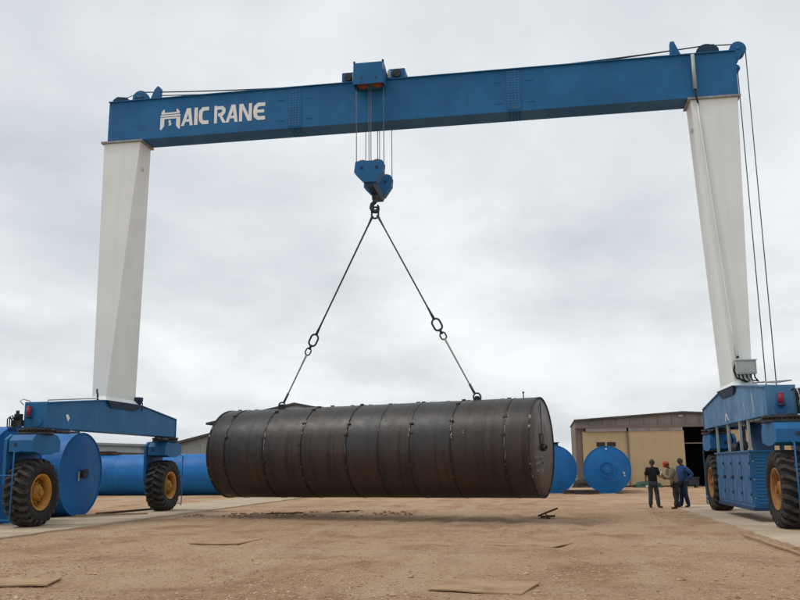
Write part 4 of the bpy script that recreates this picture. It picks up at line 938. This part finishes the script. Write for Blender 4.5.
# ------------------------------------------------------------------ buildings
def warehouse():
    Y0, Y1 = 66.0, 77.0
    XL, XR, XM, EAVE, RIDGE, LINT = 2.22, 18.0, 10.0, 4.78, 5.25, 4.30
    root = thing('warehouse', 'low warehouse with beige sliding doors and open dark bay', 'building', (XM, Y0, 0))
    bm = new(); prism(bm, [(XL, LINT), (XR, LINT), (XR, EAVE), (XM, RIDGE), (XL, EAVE)], 'y', Y0, Y0 + 0.25); gb = obj('gable', bm, GREYW, root)
    for i in range(1, 16): shape('gable_seam', BROWNW, gb, (box, XL + i - 0.02, XL + i + 0.02, Y0 - 0.02, Y0 - 0.002, LINT + 0.02, EAVE - 0.02 + min(i, 16 - i) * 0.055))
    shape('lintel_rail', BROWNW, root, (box, XL + 0.02, XR - 0.02, Y0 - 0.32, Y0 - 0.03, LINT - 0.05, LINT + 0.16)); shape('track_cover', GREYW, root, (box, XL + 0.75, 9.92, Y0 - 0.30, Y0 - 0.05, LINT - 0.32, LINT - 0.054))
    for a, b in ((XL, XL + 0.7), (XR - 0.7, XR)): shape('corner_pier', BROWNW, root, (box, a, b, Y0 + 0.001, Y0 + 0.5, 0, LINT - 0.001))
    for x in (XL, XR - 0.15): shape('side_wall', BROWNW, root, (box, x, x + 0.15, Y0 + 0.51, Y1, 0, EAVE - 0.05))
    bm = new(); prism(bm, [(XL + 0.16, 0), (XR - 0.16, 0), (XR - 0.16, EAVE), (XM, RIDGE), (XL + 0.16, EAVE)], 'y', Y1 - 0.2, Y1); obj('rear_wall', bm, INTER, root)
    for a, b in (((XL - 0.06, EAVE + 0.0), (XM, RIDGE + 0.015)), ((XM, RIDGE + 0.015), (XR + 0.06, EAVE + 0.0))):
        bm = new(); prism(bm, [a, b, (b[0], b[1] + 0.13), (a[0], a[1] + 0.13)], 'y', Y0 - 0.35, Y1 + 0.2); obj('roof', bm, ROOF, root)
    def door(x0, x1, y, mat, n):
        bm = new(); box(bm, x0, x1, y, y + 0.06, 0.05, LINT - 0.30); d = obj('sliding_door', bm, mat, root)
        wd = (x1 - x0) / n
        for i in range(n): shape('door_sheet', mat, d, (box, x0 + i * wd + 0.004, x0 + (i + 1) * wd - 0.004, y - 0.007, y - 0.002, 0.10, LINT - 0.34))
        return d
    d1 = door(2.72, 5.95, Y0 - 0.16, BEIGE, 3); door(6.02, 9.98, Y0 - 0.26, BEIGE, 4); door(13.0, 17.3, Y0 - 0.16, BEIGE, 4)
    shape('door_post', BROWNW, root, (box, 5.93, 6.06, Y0 - 0.30, Y0 - 0.27, 0.05, LINT - 0.06))
    for x in (3.72, 4.48): shape('window_opening', INTER, d1, (box, x, x + 0.62, Y0 - 0.20, Y0 - 0.175, 2.90, 3.22))
    shape('tie_rail', GREYW, root, (box, 10.0, 13.0, Y0 + 0.3, Y0 + 0.36, 3.05, 3.12))
    shape('gable_lamp', GREYP, root, (box, 9.7, 10.0, Y0 - 0.2, Y0 - 0.001, 4.98, 5.14), bev=0.03)
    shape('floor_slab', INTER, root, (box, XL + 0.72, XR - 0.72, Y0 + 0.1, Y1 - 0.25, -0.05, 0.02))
warehouse()
def shed(name, label, x0, x1, xm, y0, y1, eave, ridge, wall, over=0.4, roof=ROOF, n=10):
    root = thing(name, label, 'building', ((x0 + x1) / 2, y0, 0))
    bm = new(); prism(bm, [(x0, 0), (x1, 0), (x1, eave), (xm, ridge), (x0, eave)], 'y', y0, y1); wl = obj('wall', bm, wall, root)
    wd = (x1 - x0) / n
    for i in range(n):
        xa, xb = x0 + i * wd, x0 + (i + 1) * wd
        top = lambda x: eave + (ridge - eave) * ((x - x0) / (xm - x0) if x < xm else (x1 - x) / (x1 - xm))
        t = min(top(xa), top(xb)) - 0.1
        shape('cladding_panel', wall, wl, (box, xa + 0.03, xb - 0.03, y0 - 0.03, y0 - 0.002, 0.2, eave * 0.62), (box, xa + 0.03, xb - 0.03, y0 - 0.03, y0 - 0.002, eave * 0.62 + 0.06, t))
    sl, sr = (ridge - eave) / (xm - x0), (ridge - eave) / (x1 - xm)
    for a, b in (((x0 - over, eave - sl * over), (xm, ridge)), ((xm, ridge), (x1 + over, eave - sr * over))):
        bm = new(); prism(bm, [(a[0], a[1] + 0.01), (b[0], b[1] + 0.01), (b[0], b[1] + 0.22), (a[0], a[1] + 0.22)], 'y', y0 - 0.6, y1 + 0.3); obj('roof', bm, roof, root)
    return root
shed('storage_shed', 'grey clad shed with dark shallow roof behind the long blue tank', -34.6, -17, -25.8, 75, 100, 3.45, 5.5, SHEDG)
shed('storage_shed', 'taller pale shed whose dark roof peaks just above the steel tank', -33.2, -16.4, -24.8, 84, 112, 6.1, 7.78, SHEDW, 0.9)
shed('storage_shed', 'long low pale shed seen under the left sill beam', -62, -37.4, -50, 76, 96, 3.65, 4.15, SHEDW, 0.5, SHEDG)
shed('storage_shed', 'low dark roofed shed in front of the long pale shed', -58, -35.4, -46, 69, 75.2, 2.75, 3.25, SHEDG, 0.5)

# ------------------------------------------------------------------ people
def skin_mesh(verts, edges, radii, root=0, sub=2):
    m = bpy.data.meshes.new('tmp'); m.from_pydata(verts, edges, [])
    o = bpy.data.objects.new('tmp', m); scene.collection.objects.link(o)
    o.modifiers.new('s', 'SKIN'); sd = o.modifiers.new('u', 'SUBSURF'); sd.levels = sd.render_levels = sub
    lay = m.skin_vertices[0].data
    for i, r in enumerate(radii): lay[i].radius = r if isinstance(r, tuple) else (r, r); lay[i].use_root = (i == root)
    dg = bpy.context.evaluated_depsgraph_get(); dg.update()
    ev = o.evaluated_get(dg); res = bpy.data.meshes.new_from_object(ev)
    bpy.data.objects.remove(o); return res
def add_mesh(bm, me): bm.from_mesh(me); bpy.data.meshes.remove(me)
def person(label, loc, rot, P, cl, hat, sleeves):
    """P: joints with the figure facing -y; L/R are the figure's x>0 / x<0 sides"""
    root = thing('person', label, 'person', (0, 0, 0)); WORLD[root.name] = Vector((0, 0, 0))
    J = P
    names = ['pelvis', 'waist', 'chest', 'neck', 'throat', 'shL', 'elL', 'wrL', 'shR', 'elR', 'wrR', 'hipL', 'knL', 'anL', 'hipR', 'knR', 'anR']
    rad = dict(pelvis=(.165, .120), waist=(.160, .115), chest=(.175, .120), neck=(.085, .08), throat=(.060, .062), shL=.078, elL=.050, wrL=.033, shR=.078, elR=.050, wrR=.033, hipL=.098, knL=.070, anL=.052, hipR=.098, knR=.070, anR=.052)
    ed = [('pelvis', 'waist'), ('waist', 'chest'), ('chest', 'neck'), ('neck', 'throat'), ('chest', 'shL'), ('shL', 'elL'), ('elL', 'wrL'), ('chest', 'shR'), ('shR', 'elR'), ('elR', 'wrR'),
          ('pelvis', 'hipL'), ('hipL', 'knL'), ('knL', 'anL'), ('pelvis', 'hipR'), ('hipR', 'knR'), ('knR', 'anR')]
    def build(nm, grow, over={}, rads={}):
        ix = {k: i for i, k in enumerate(nm)}
        V = [Vector(over.get(k, J.get(k))) for k in nm]; E_ = [(ix[a], ix[b]) for a, b in ed if a in ix and b in ix]
        g = lambda r: tuple(x + grow for x in r) if isinstance(r, tuple) else r + grow
        return skin_mesh(V, E_, [g(rads.get(k, rad[k])) for k in nm])
    bm = new(); add_mesh(bm, build(names, -0.006))
    # head: shaped ellipsoid with brow, nose, jaw and ears
    hc, look = Vector(J['head']), Vector(J['look']).normalized()
    side = look.cross(Vector((0, 0, 1))).normalized(); upv = side.cross(look)
    hm = new(); bmesh.ops.create_uvsphere(hm, u_segments=24, v_segments=18, radius=1)
    for v in hm.verts:
        x, y, z = v.co
        wd = 0.082 * (1 - 0.22 * max(0, -z)); dp = 0.102
        p = Vector((x * wd, y * dp * (1 - 0.1 * max(0, -z)), z * 0.125))
        if y < -0.6:
            if abs(x) < 0.22 and -0.32 < z < 0.18: p.y -= 0.020 * (1 - abs(x) / 0.22) * (1 - max(0, z) / 0.18)
            if 0.02 < z < 0.2 and 0.2 < abs(x) < 0.6: p.y += 0.008
            if -0.62 < z < -0.5 and abs(x) < 0.35: p.y -= 0.006
        v.co = hc + side * p.x - look * p.y + upv * p.z
    tm = bpy.data.meshes.new('t'); hm.to_mesh(tm); hm.free(); add_mesh(bm, tm)
    for s in (-1, 1):
        c = hc + side * (s * 0.078) - upv * 0.01 - look * 0.01
        tube(bm, [c + upv * 0.03, c + side * s * 0.014 + upv * 0.012 - look * 0.008, c + side * s * 0.010 - upv * 0.016, c - upv * 0.03], [0.008, 0.013, 0.011, 0.006], 6)
    # hands: palm and five bent fingers of unequal length
    for sd in 'LR':
        w_, e_ = Vector(J['wr' + sd]), Vector(J['el' + sd]); d = (w_ - e_).normalized()
        pn = Vector(J.get('palm' + sd, (0, -1, 0))); pn = (pn - d * pn.dot(d)).normalized(); ac = d.cross(pn)
        curl = J.get('curl' + sd, 0.35)
        add_mesh(bm, skin_mesh([w_, w_ + d * 0.05, w_ + d * 0.095], [(0, 1), (1, 2)], [(.026, .022), (.038, .019), (.040, .017)], 0, 1))
        for q, ln in ((-0.033, 0.066), (-0.011, 0.078), (0.011, 0.074), (0.032, 0.058)):
            a = w_ + d * 0.088 + ac * q; pts = [a]; dd = d.copy()
            for k, sg in enumerate((0.45, 0.32, 0.25)):
                dd = (dd + pn * curl).normalized(); pts.append(pts[-1] + dd * ln * sg)
            add_mesh(bm, skin_mesh(pts, [(0, 1), (1, 2), (2, 3)], [.0095, .009, .0085, .007], 0, 1))
        s = -1 if sd == 'L' else 1
        a = w_ + d * 0.03 - ac * 0.03 * s; t1 = a + d * 0.035 - ac * 0.028 * s + pn * 0.012; t2 = t1 + d * 0.032 - ac * 0.006 * s + pn * 0.014
        add_mesh(bm, skin_mesh([a, t1, t2], [(0, 1), (1, 2)], [.012, .011, .008], 0, 1))
    for f_ in bm.faces: f_.smooth = True
    obj('body', bm, SKIN, root)
    # clothes
    up_n = ['pelvis', 'waist', 'chest', 'neck', 'shL', 'elL', 'shR', 'elR'] + (['wrL', 'wrR'] if sleeves > 1 else [])
    ov = {}
    if sleeves < 1:
        for sd in 'LR': ov['el' + sd] = Vector(J['sh' + sd]).lerp(Vector(J['el' + sd]), sleeves)
    ov['neck'] = Vector(J['chest']).lerp(Vector(J['neck']), 0.85)
    ov['pelvis'] = Vector(J['pelvis']) - Vector((0, 0, 0.15))
    if sleeves > 1:
        for sd in 'LR': ov['wr' + sd] = Vector(J['el' + sd]).lerp(Vector(J['wr' + sd]), 0.92)
    bm = new(); add_mesh(bm, build(up_n, 0.034 if sleeves > 1 else 0.024, ov))
    for f_ in bm.faces: f_.smooth = True
    for v in bm.verts: v.co += Vector((noise.noise(v.co * 9), noise.noise(v.co * 9 + Vector((5, 0, 0))), 0)) * 0.010
    obj('jacket' if sleeves > 1 else 'shirt', bm, cl[0], root)
    bm = new(); add_mesh(bm, build(['pelvis', 'hipL', 'knL', 'anL', 'hipR', 'knR', 'anR'], 0.014, {'pelvis': Vector(J['pelvis']) - Vector((0, 0, 0.05)), 'anL': Vector(J['anL']) - Vector((0, 0, 0.035)), 'anR': Vector(J['anR']) - Vector((0, 0, 0.035))}, dict(pelvis=(.140, .105), hipL=.092, hipR=.092, knL=.076, knR=.076, anL=.066, anR=.066)))
    for f_ in bm.faces: f_.smooth = True
    for v in bm.verts: v.co += Vector((noise.noise(v.co * 11), noise.noise(v.co * 11 + Vector((3, 0, 0))), 0)) * 0.010
    obj('trousers', bm, cl[1], root)
    for sd in 'LR':
        a = Vector(J['an' + sd]); t = Vector(J['toe' + sd]); fd = (t - a); fd.z = 0; fd.normalize()
        bm = new(); add_mesh(bm, skin_mesh([a + Vector((0, 0, 0.02)), Vector((a.x, a.y, 0.045)) - fd * 0.03, Vector((a.x, a.y, 0.042)) + fd * 0.09, Vector((a.x, a.y, 0.036)) + fd * 0.18], [(0, 1), (1, 2), (2, 3)], [.05, (.045, .043), (.048, .038), (.038, .03)], 0, 2))
        for f_ in bm.faces: f_.smooth = True
        for v in bm.verts: v.co.z = max(v.co.z, 0.0)
        obj('shoe', bm, BOOT, root)
    # hair and headgear
    for nm, mt, zc, gr in ([('hair', HAIR, -0.05, 0.006)] + ([('cap', hat[0], 0.02, 0.016)] if hat else [])):
        hm = new(); bmesh.ops.create_uvsphere(hm, u_segments=24, v_segments=16, radius=1)
        bmesh.ops.delete(hm, geom=[v for v in hm.verts if v.co.z < zc - (0.45 if nm == 'hair' and v.co.y > 0.2 else 0) + (0.45 if nm == 'hair' and v.co.y < -0.3 else 0)], context='VERTS')
        for v in hm.verts:
            p = Vector((v.co.x * (0.082 + gr), v.co.y * (0.102 + gr), v.co.z * (0.125 + gr)))
            v.co = hc + side * p.x - look * p.y + upv * p.z
        if nm == 'cap' and hat[1]:
            c0 = hc + look * 0.10 + upv * 0.02
            pts = [c0 + side * (0.075 * math.cos(PI * k / 8)) + look * (0.085 * math.sin(PI * k / 8)) - upv * 0.012 * math.sin(PI * k / 8) - look * 0.03 for k in range(9)]
            A = [hm.verts.new(p) for p in pts]; B = [hm.verts.new(p - upv * 0.008) for p in pts]
            hm.faces.new(A); hm.faces.new(B[::-1])
            for k in range(9): hm.faces.new((A[k], B[k], B[(k + 1) % 9], A[(k + 1) % 9]))
        for f_ in hm.faces: f_.smooth = True
        o = obj(nm, hm, mt, root); sm = o.modifiers.new('thick', 'SOLIDIFY'); sm.thickness = 0.006
    root.location = loc; root.rotation_euler = (0, 0, rot)
    return root
def base(lean=0.0, h=1.0):
    ly = lambda z: -math.sin(lean) * (z - 0.95); lz = lambda z: 0.95 + math.cos(lean) * (z - 0.95)
    U = lambda x, y, z: (x, y * math.cos(lean) + ly(z), lz(z) - y * math.sin(lean) * -1)
    d = dict(pelvis=(0, 0, .97), waist=U(0, 0, 1.14), chest=U(0, 0, 1.36), neck=U(0, .01, 1.50), throat=U(0, -.01, 1.56), head=U(0, -.03, 1.67), look=(0, -1, -0.1),
             shL=U(.185, 0, 1.43), shR=U(-.185, 0, 1.43), elL=U(.24, .03, 1.14), elR=U(-.24, .03, 1.14), wrL=U(.25, -.05, .90), wrR=U(-.25, -.05, .90),
             hipL=(.09, 0, .90), knL=(.105, -.02, .50), anL=(.11, .02, .09), hipR=(-.09, 0, .90), knR=(-.105, -.02, .50), anR=(-.11, .02, .09), toeL=(.13, -.15, .04), toeR=(-.13, -.15, .04))
    return d
GZ = lambda x, y: ground_h(x, y) - 0.004
# man in black, half turned to the right, near arm hanging, other forearm raised towards the group
p = base(0.03); p.update(look=(0.25, -1, -0.35), elL=(.25, -.06, 1.16), wrL=(.30, -.30, 1.14), palmL=(-1, 0, 0.2), curlL=0.6, wrR=(-.27, -.04, .88), elR=(-.26, .02, 1.13), anL=(.17, -.03, .09), knL=(.13, -.03, .5), toeL=(.26, -.15, .04), anR=(-.13, .03, .09))
person('man in black t-shirt and grey jeans, holding a white cup', (3.96, 34.4, GZ(3.96, 34.4)), R(6), p, (BLACKT, JEANG), (CAPD, True), 0.78)
cup = thing('paper_cup', 'small white cup in the hand of the man in black', 'cup', (3.80, 34.2, 0.72))
bm = new(); lathe(bm, [(0.0, 0.0), (0.034, 0.0), (0.046, 0.10), (0.042, 0.10), (0.031, 0.008), (0.0, 0.008)], 'z', (3.735, 34.27, 0.70), 16); obj('cup_body', bm, PAPER, cup)
# man in tan jacket and red cap, bent forward over something in his hands, facing left
p = base(0.34); p.update(head=(0, -.31, 1.60), look=(0.1, -1, -0.7), throat=(0, -.24, 1.51), neck=(0, -.19, 1.46), elL=(.24, -.30, 1.10), elR=(-.24, -.30, 1.10), wrL=(.10, -.46, 1.22), wrR=(-.08, -.46, 1.20), palmL=(-1, 0, 0), palmR=(1, 0, 0), curlL=0.6, curlR=0.6, anL=(.12, -.10, .09), toeL=(.15, -.28, .04), anR=(-.14, .10, .09), toeR=(-.16, -.08, .04), knR=(-.12, .0, .5))
person('man in tan jacket and red cap, bent over a small paper', (4.70, 33.7, GZ(4.7, 33.7)), R(-78), p, (TANJ, DARKTR), (CAPR, True), 2)
pap = thing('paper_slip', 'small pale slip held by the man in the red cap', 'paper', (4.17, 33.62, 1.22))
bm = new(); hexa(bm, [(4.16, 33.56, 1.20), (4.17, 33.56, 1.20), (4.17, 33.70, 1.20), (4.16, 33.70, 1.20)], [(4.20, 33.56, 1.33), (4.21, 33.56, 1.33), (4.21, 33.70, 1.33), (4.20, 33.70, 1.33)]); obj('sheet', bm, PAPER, pap)
# man in blue shirt, hand on hip, facing left
p = base(0.06); p.update(look=(0.2, -1, -0.35), head=(0, -.08, 1.66), elL=(.36, .16, 1.18), wrL=(.20, .02, 1.00), palmL=(-1, 0, 0), curlL=0.3, elR=(-.27, .02, 1.14), wrR=(-.22, -.22, 1.06), anL=(.13, .08, .09), toeL=(.15, -.08, .04), anR=(-.12, -.06, .09), toeR=(-.14, -.23, .04))
person('man in blue shirt and dark jeans, hand on his hip', (5.02, 34.0, 0.012), R(-60), p, (SHIRTB, JEANB), (CAPD, False), 2)

# ------------------------------------------------------------------ things lying about
def sheet(name, label, corners, th, mat, cat, lift=0.0):
    z = [ground_h(x, y) for x, y in corners]; zb = max(z) - 0.015 + lift
    root_bm = new(); n = 8; g = []
    for j in range(n + 1):
        for i in range(n + 1):
            u, v = i / n, j / n
            a = Vector(corners[0]).lerp(Vector(corners[1]), u); b = Vector(corners[3]).lerp(Vector(corners[2]), u); q = a.lerp(b, v)
            g.append((q.x, q.y, zb + 0.012 * noise.noise((q.x * 2, q.y * 2, 5)) + 0.01 * ((u - .5) ** 2 + (v - .5) ** 2)))
    T = [root_bm.verts.new((x, y, zz_ + th)) for x, y, zz_ in g]; B = [root_bm.verts.new(q) for q in g]
    for j in range(n):
        for i in range(n):
            k = j * (n + 1) + i; ids = (k, k + 1, k + n + 2, k + n + 1)
            root_bm.faces.new([T[q] for q in ids]); root_bm.faces.new([B[q] for q in ids[::-1]])
    ring = list(range(n + 1)) + [(j + 1) * (n + 1) - 1 for j in range(1, n + 1)] + [n * (n + 1) + i for i in range(n - 1, -1, -1)] + [j * (n + 1) for j in range(n - 1, 0, -1)]
    for a, b in zip(ring, ring[1:] + ring[:1]): root_bm.faces.new((T[a], T[b], B[b], B[a]))
    return tag(obj(name, root_bm, mat), label, cat)
sheet('steel_sheet', 'flat dusty steel sheet lying on the earth in the near foreground', [(-1.62, 11.72), (-0.38, 11.40), (-0.15, 12.58), (-1.42, 12.72)], 0.018, PLATE, 'sheet', 0.012)
sheet('board', 'weathered board at the lower left edge of the yard', [(-8.3, 11.25), (-6.98, 11.52), (-7.22, 12.32), (-8.6, 12.15)], 0.02, WOOD, 'board', 0.012)
sheet('board', 'thin weathered board lying mid yard, left of the shadow', [(-7.72, 18.2), (-6.62, 18.2), (-6.50, 19.5), (-6.68, 19.6), (-7.0, 18.7)][:4], 0.018, WOOD, 'board', 0.01)
sheet('steel_sheet', 'thin half buried sheet on the earth, right of centre', [(-1.35, 18.45), (0.05, 17.95), (0.55, 19.0), (-0.5, 19.3)], 0.016, PLATE, 'sheet', 0.0)
def plank(name, label, a, b, wd, th, mat, cat, group=None):
    a, b = Vector(a), Vector(b); d = (b - a).normalized(); s = d.cross(Vector((0, 0, 1))).normalized() * wd / 2; u = Vector((0, 0, th)); bm = new()
    hexa(bm, [a - s, a + s, b + s, b - s], [a - s + u, a + s + u, b + s + u, b - s + u]); return tag(obj(name, bm, mat, bev=0.004), label, cat, group)
# bent channel offcut standing on a second piece
off = thing('channel_offcut', 'bent rusty steel offcut propped on the earth below the tank end', 'offcut', (-0.02, 27.9, 0))
def bar(a, b, wd, th):
    a, b = Vector(a), Vector(b); d = (b - a).normalized(); s = Vector((0, 1, 0)) * wd / 2; u = d.cross(Vector((0, 1, 0))).normalized() * th; bm = new(); hexa(bm, [a - s, a + s, b + s, b - s], [a - s + u, a + s + u, b + s + u, b - s + u]); return bm
obj('flange', bar((-0.34, 27.8, 0.06), (0.28, 27.8, 0.30), 0.14, -0.05), RUST, off); obj('web', bar((-0.26, 27.85, 0.04), (0.20, 27.85, 0.07), 0.14, -0.06), RUST, off)
bm = new(); cyl(bm, (-0.02, 27.5, -0.01), (-0.02, 27.62, 0.02), 0.07, n=12); cyl(bm, (-0.02, 27.55, 0.03), (-0.10, 27.8, 0.10), 0.02, n=6); obj('stub', bm, RUST, off)
for i, (x, y, ln, an, wd) in enumerate(((-9.6, 29.1, 1.3, 0.10, 0.12), (-7.6, 30.4, 1.0, 0.25, 0.10))):
    a = (x, y, 0.02); b = (x + ln * math.cos(an), y + ln * math.sin(an), 0.05)
    plank('lath', ['brown lath in the dirt ridge below the steel tank, nearer one', 'short brown lath in the dirt ridge below the steel tank, farther one'][i], a, b, wd, 0.03, RUST, 'lath', 'laths in the dirt ridge')
def clods():
    rnd = random.Random(31); bm = new()
    for k in range(260):
        x = rnd.uniform(-12.4, -4.6); y = 30.0 + 0.22 * (x + 8) + rnd.gauss(0, 0.75)
        if noise.noise((x * 0.9, y * 0.9, 3.3)) < -0.12: continue
        r = rnd.uniform(0.015, 0.06); m = Matrix.Translation((x, y, ground_h(x, y) + r * 0.25)) @ Matrix.Rotation(rnd.random() * 6, 4, 'Z') @ Matrix.Diagonal((1.5, 1, 0.6, 1))
        vs0 = bmesh.ops.create_icosphere(bm, subdivisions=1, radius=r, matrix=m)['verts']
        for v in vs0: v.co += Vector((noise.noise(v.co * 30), noise.noise(v.co * 30 + Vector((9, 0, 0))), 0)) * r * 0.4
    tag(obj('dirt_clods', bm, CLOD), 'low ridge of brown clods scraped up below the steel tank', 'clods', kind='stuff')
CLOD = paint('brown_clod', (0.36, 0.20, 0.105), (0.27, 0.145, 0.075), 0.95, 3)
clods()
plank('timber', 'long thin timber on the concrete at the foot of the round tank end', (-15.75, 28.9, 0.012), (-15.2, 33.2, 0.012), 0.14, 0.07, RUST, 'timber'); plank('timber', 'short timber lying across the concrete beside the long one', (-16.0, 27.9, 0.012), (-14.1, 29.4, 0.012), 0.12, 0.05, WOOD, 'timber')
bm = new(); tube(bm, [(4.35 + 0.02 * math.sin(k), 16.5 + 0.42 * k, 0.04 + ground_h(4.4, 16.5 + 0.42 * k) * 0.6) for k in range(12)] , 0.028, 8); tag(obj('hose', bm, WOOD), 'thin brown hose along the edge of the right concrete strip', 'hose')
plank('timber', 'pale timber beside the hose on the right concrete strip', (4.55, 17.6, 0.0), (5.1, 16.4, 0.012), 0.14, 0.06, WOOD, 'timber')
# blocking under the two far tanks and clutter along the warehouse wall
for i, (x, y, ln) in enumerate(((0.9, 50.3, 1.6), (1.5, 49.9, 1.3))):
    plank('sleeper', ['dark timber sleeper on the ground between the two far tanks, rear one', 'dark timber sleeper on the ground between the two far tanks, front one'][i], (x, y, 0), (x + ln, y + 0.15, 0), 0.3, 0.2, INTER, 'sleeper', 'sleepers by the far tanks')
def heap(name, label, cat, mat, cx, cy, wd, dp, h, seed):
    bm = new(); bmesh.ops.create_icosphere(bm, subdivisions=3, radius=1)
    for v in bm.verts:
        k = 1 + 0.35 * noise.noise(v.co * 2.2 + Vector((seed, 0, 0))); v.co = Vector((cx + v.co.x * wd * k, cy + v.co.y * dp * k, max(-0.05, v.co.z * h * k)))
    return tag(obj(name, bm, mat), label, cat)
heap('tarpaulin_heap', 'crumpled green tarpaulin heap at the foot of the beige door', 'tarpaulin', GREEN, 7.1, 64.6, 1.0, 0.5, 0.42, 1)
heap('scrap_heap', 'dark scrap heap at the left corner of the warehouse', 'scrap', INTER, 2.6, 64.9, 0.8, 0.4, 0.55, 5)
bm = new(); box(bm, 9.0, 10.3, 62.6, 63.4, 0.16, 0.62); cb = thing('tool_crate', 'dark crate on the ground just behind the man in blue', 'crate', (9.6, 63, 0)); obj('crate_box', bm, DSTEEL, cb, bev=0.02)
shape('crate_lid', DSTEEL, cb, (box, 8.96, 10.34, 62.56, 63.44, 0.622, 0.68)); shape('crate_skid', RUST, cb, (box, 9.1, 9.25, 62.6, 63.4, -0.03, 0.158), (box, 10.05, 10.2, 62.6, 63.4, -0.03, 0.158))
# rusty saddle on the crown of the long blue tank
sd = thing('rusty_saddle', 'rust brown saddle plate on top of the long blue tank', 'saddle', (-27.4, 51.2, 2.47))
shape('saddle_plate', RUST, sd, (box, -28.3, -26.6, 50.9, 51.5, 2.465, 2.60), bev=0.02); shape('saddle_rib', RUST, sd, (box, -27.8, -27.0, 50.85, 51.55, 2.602, 2.70), bev=0.02)
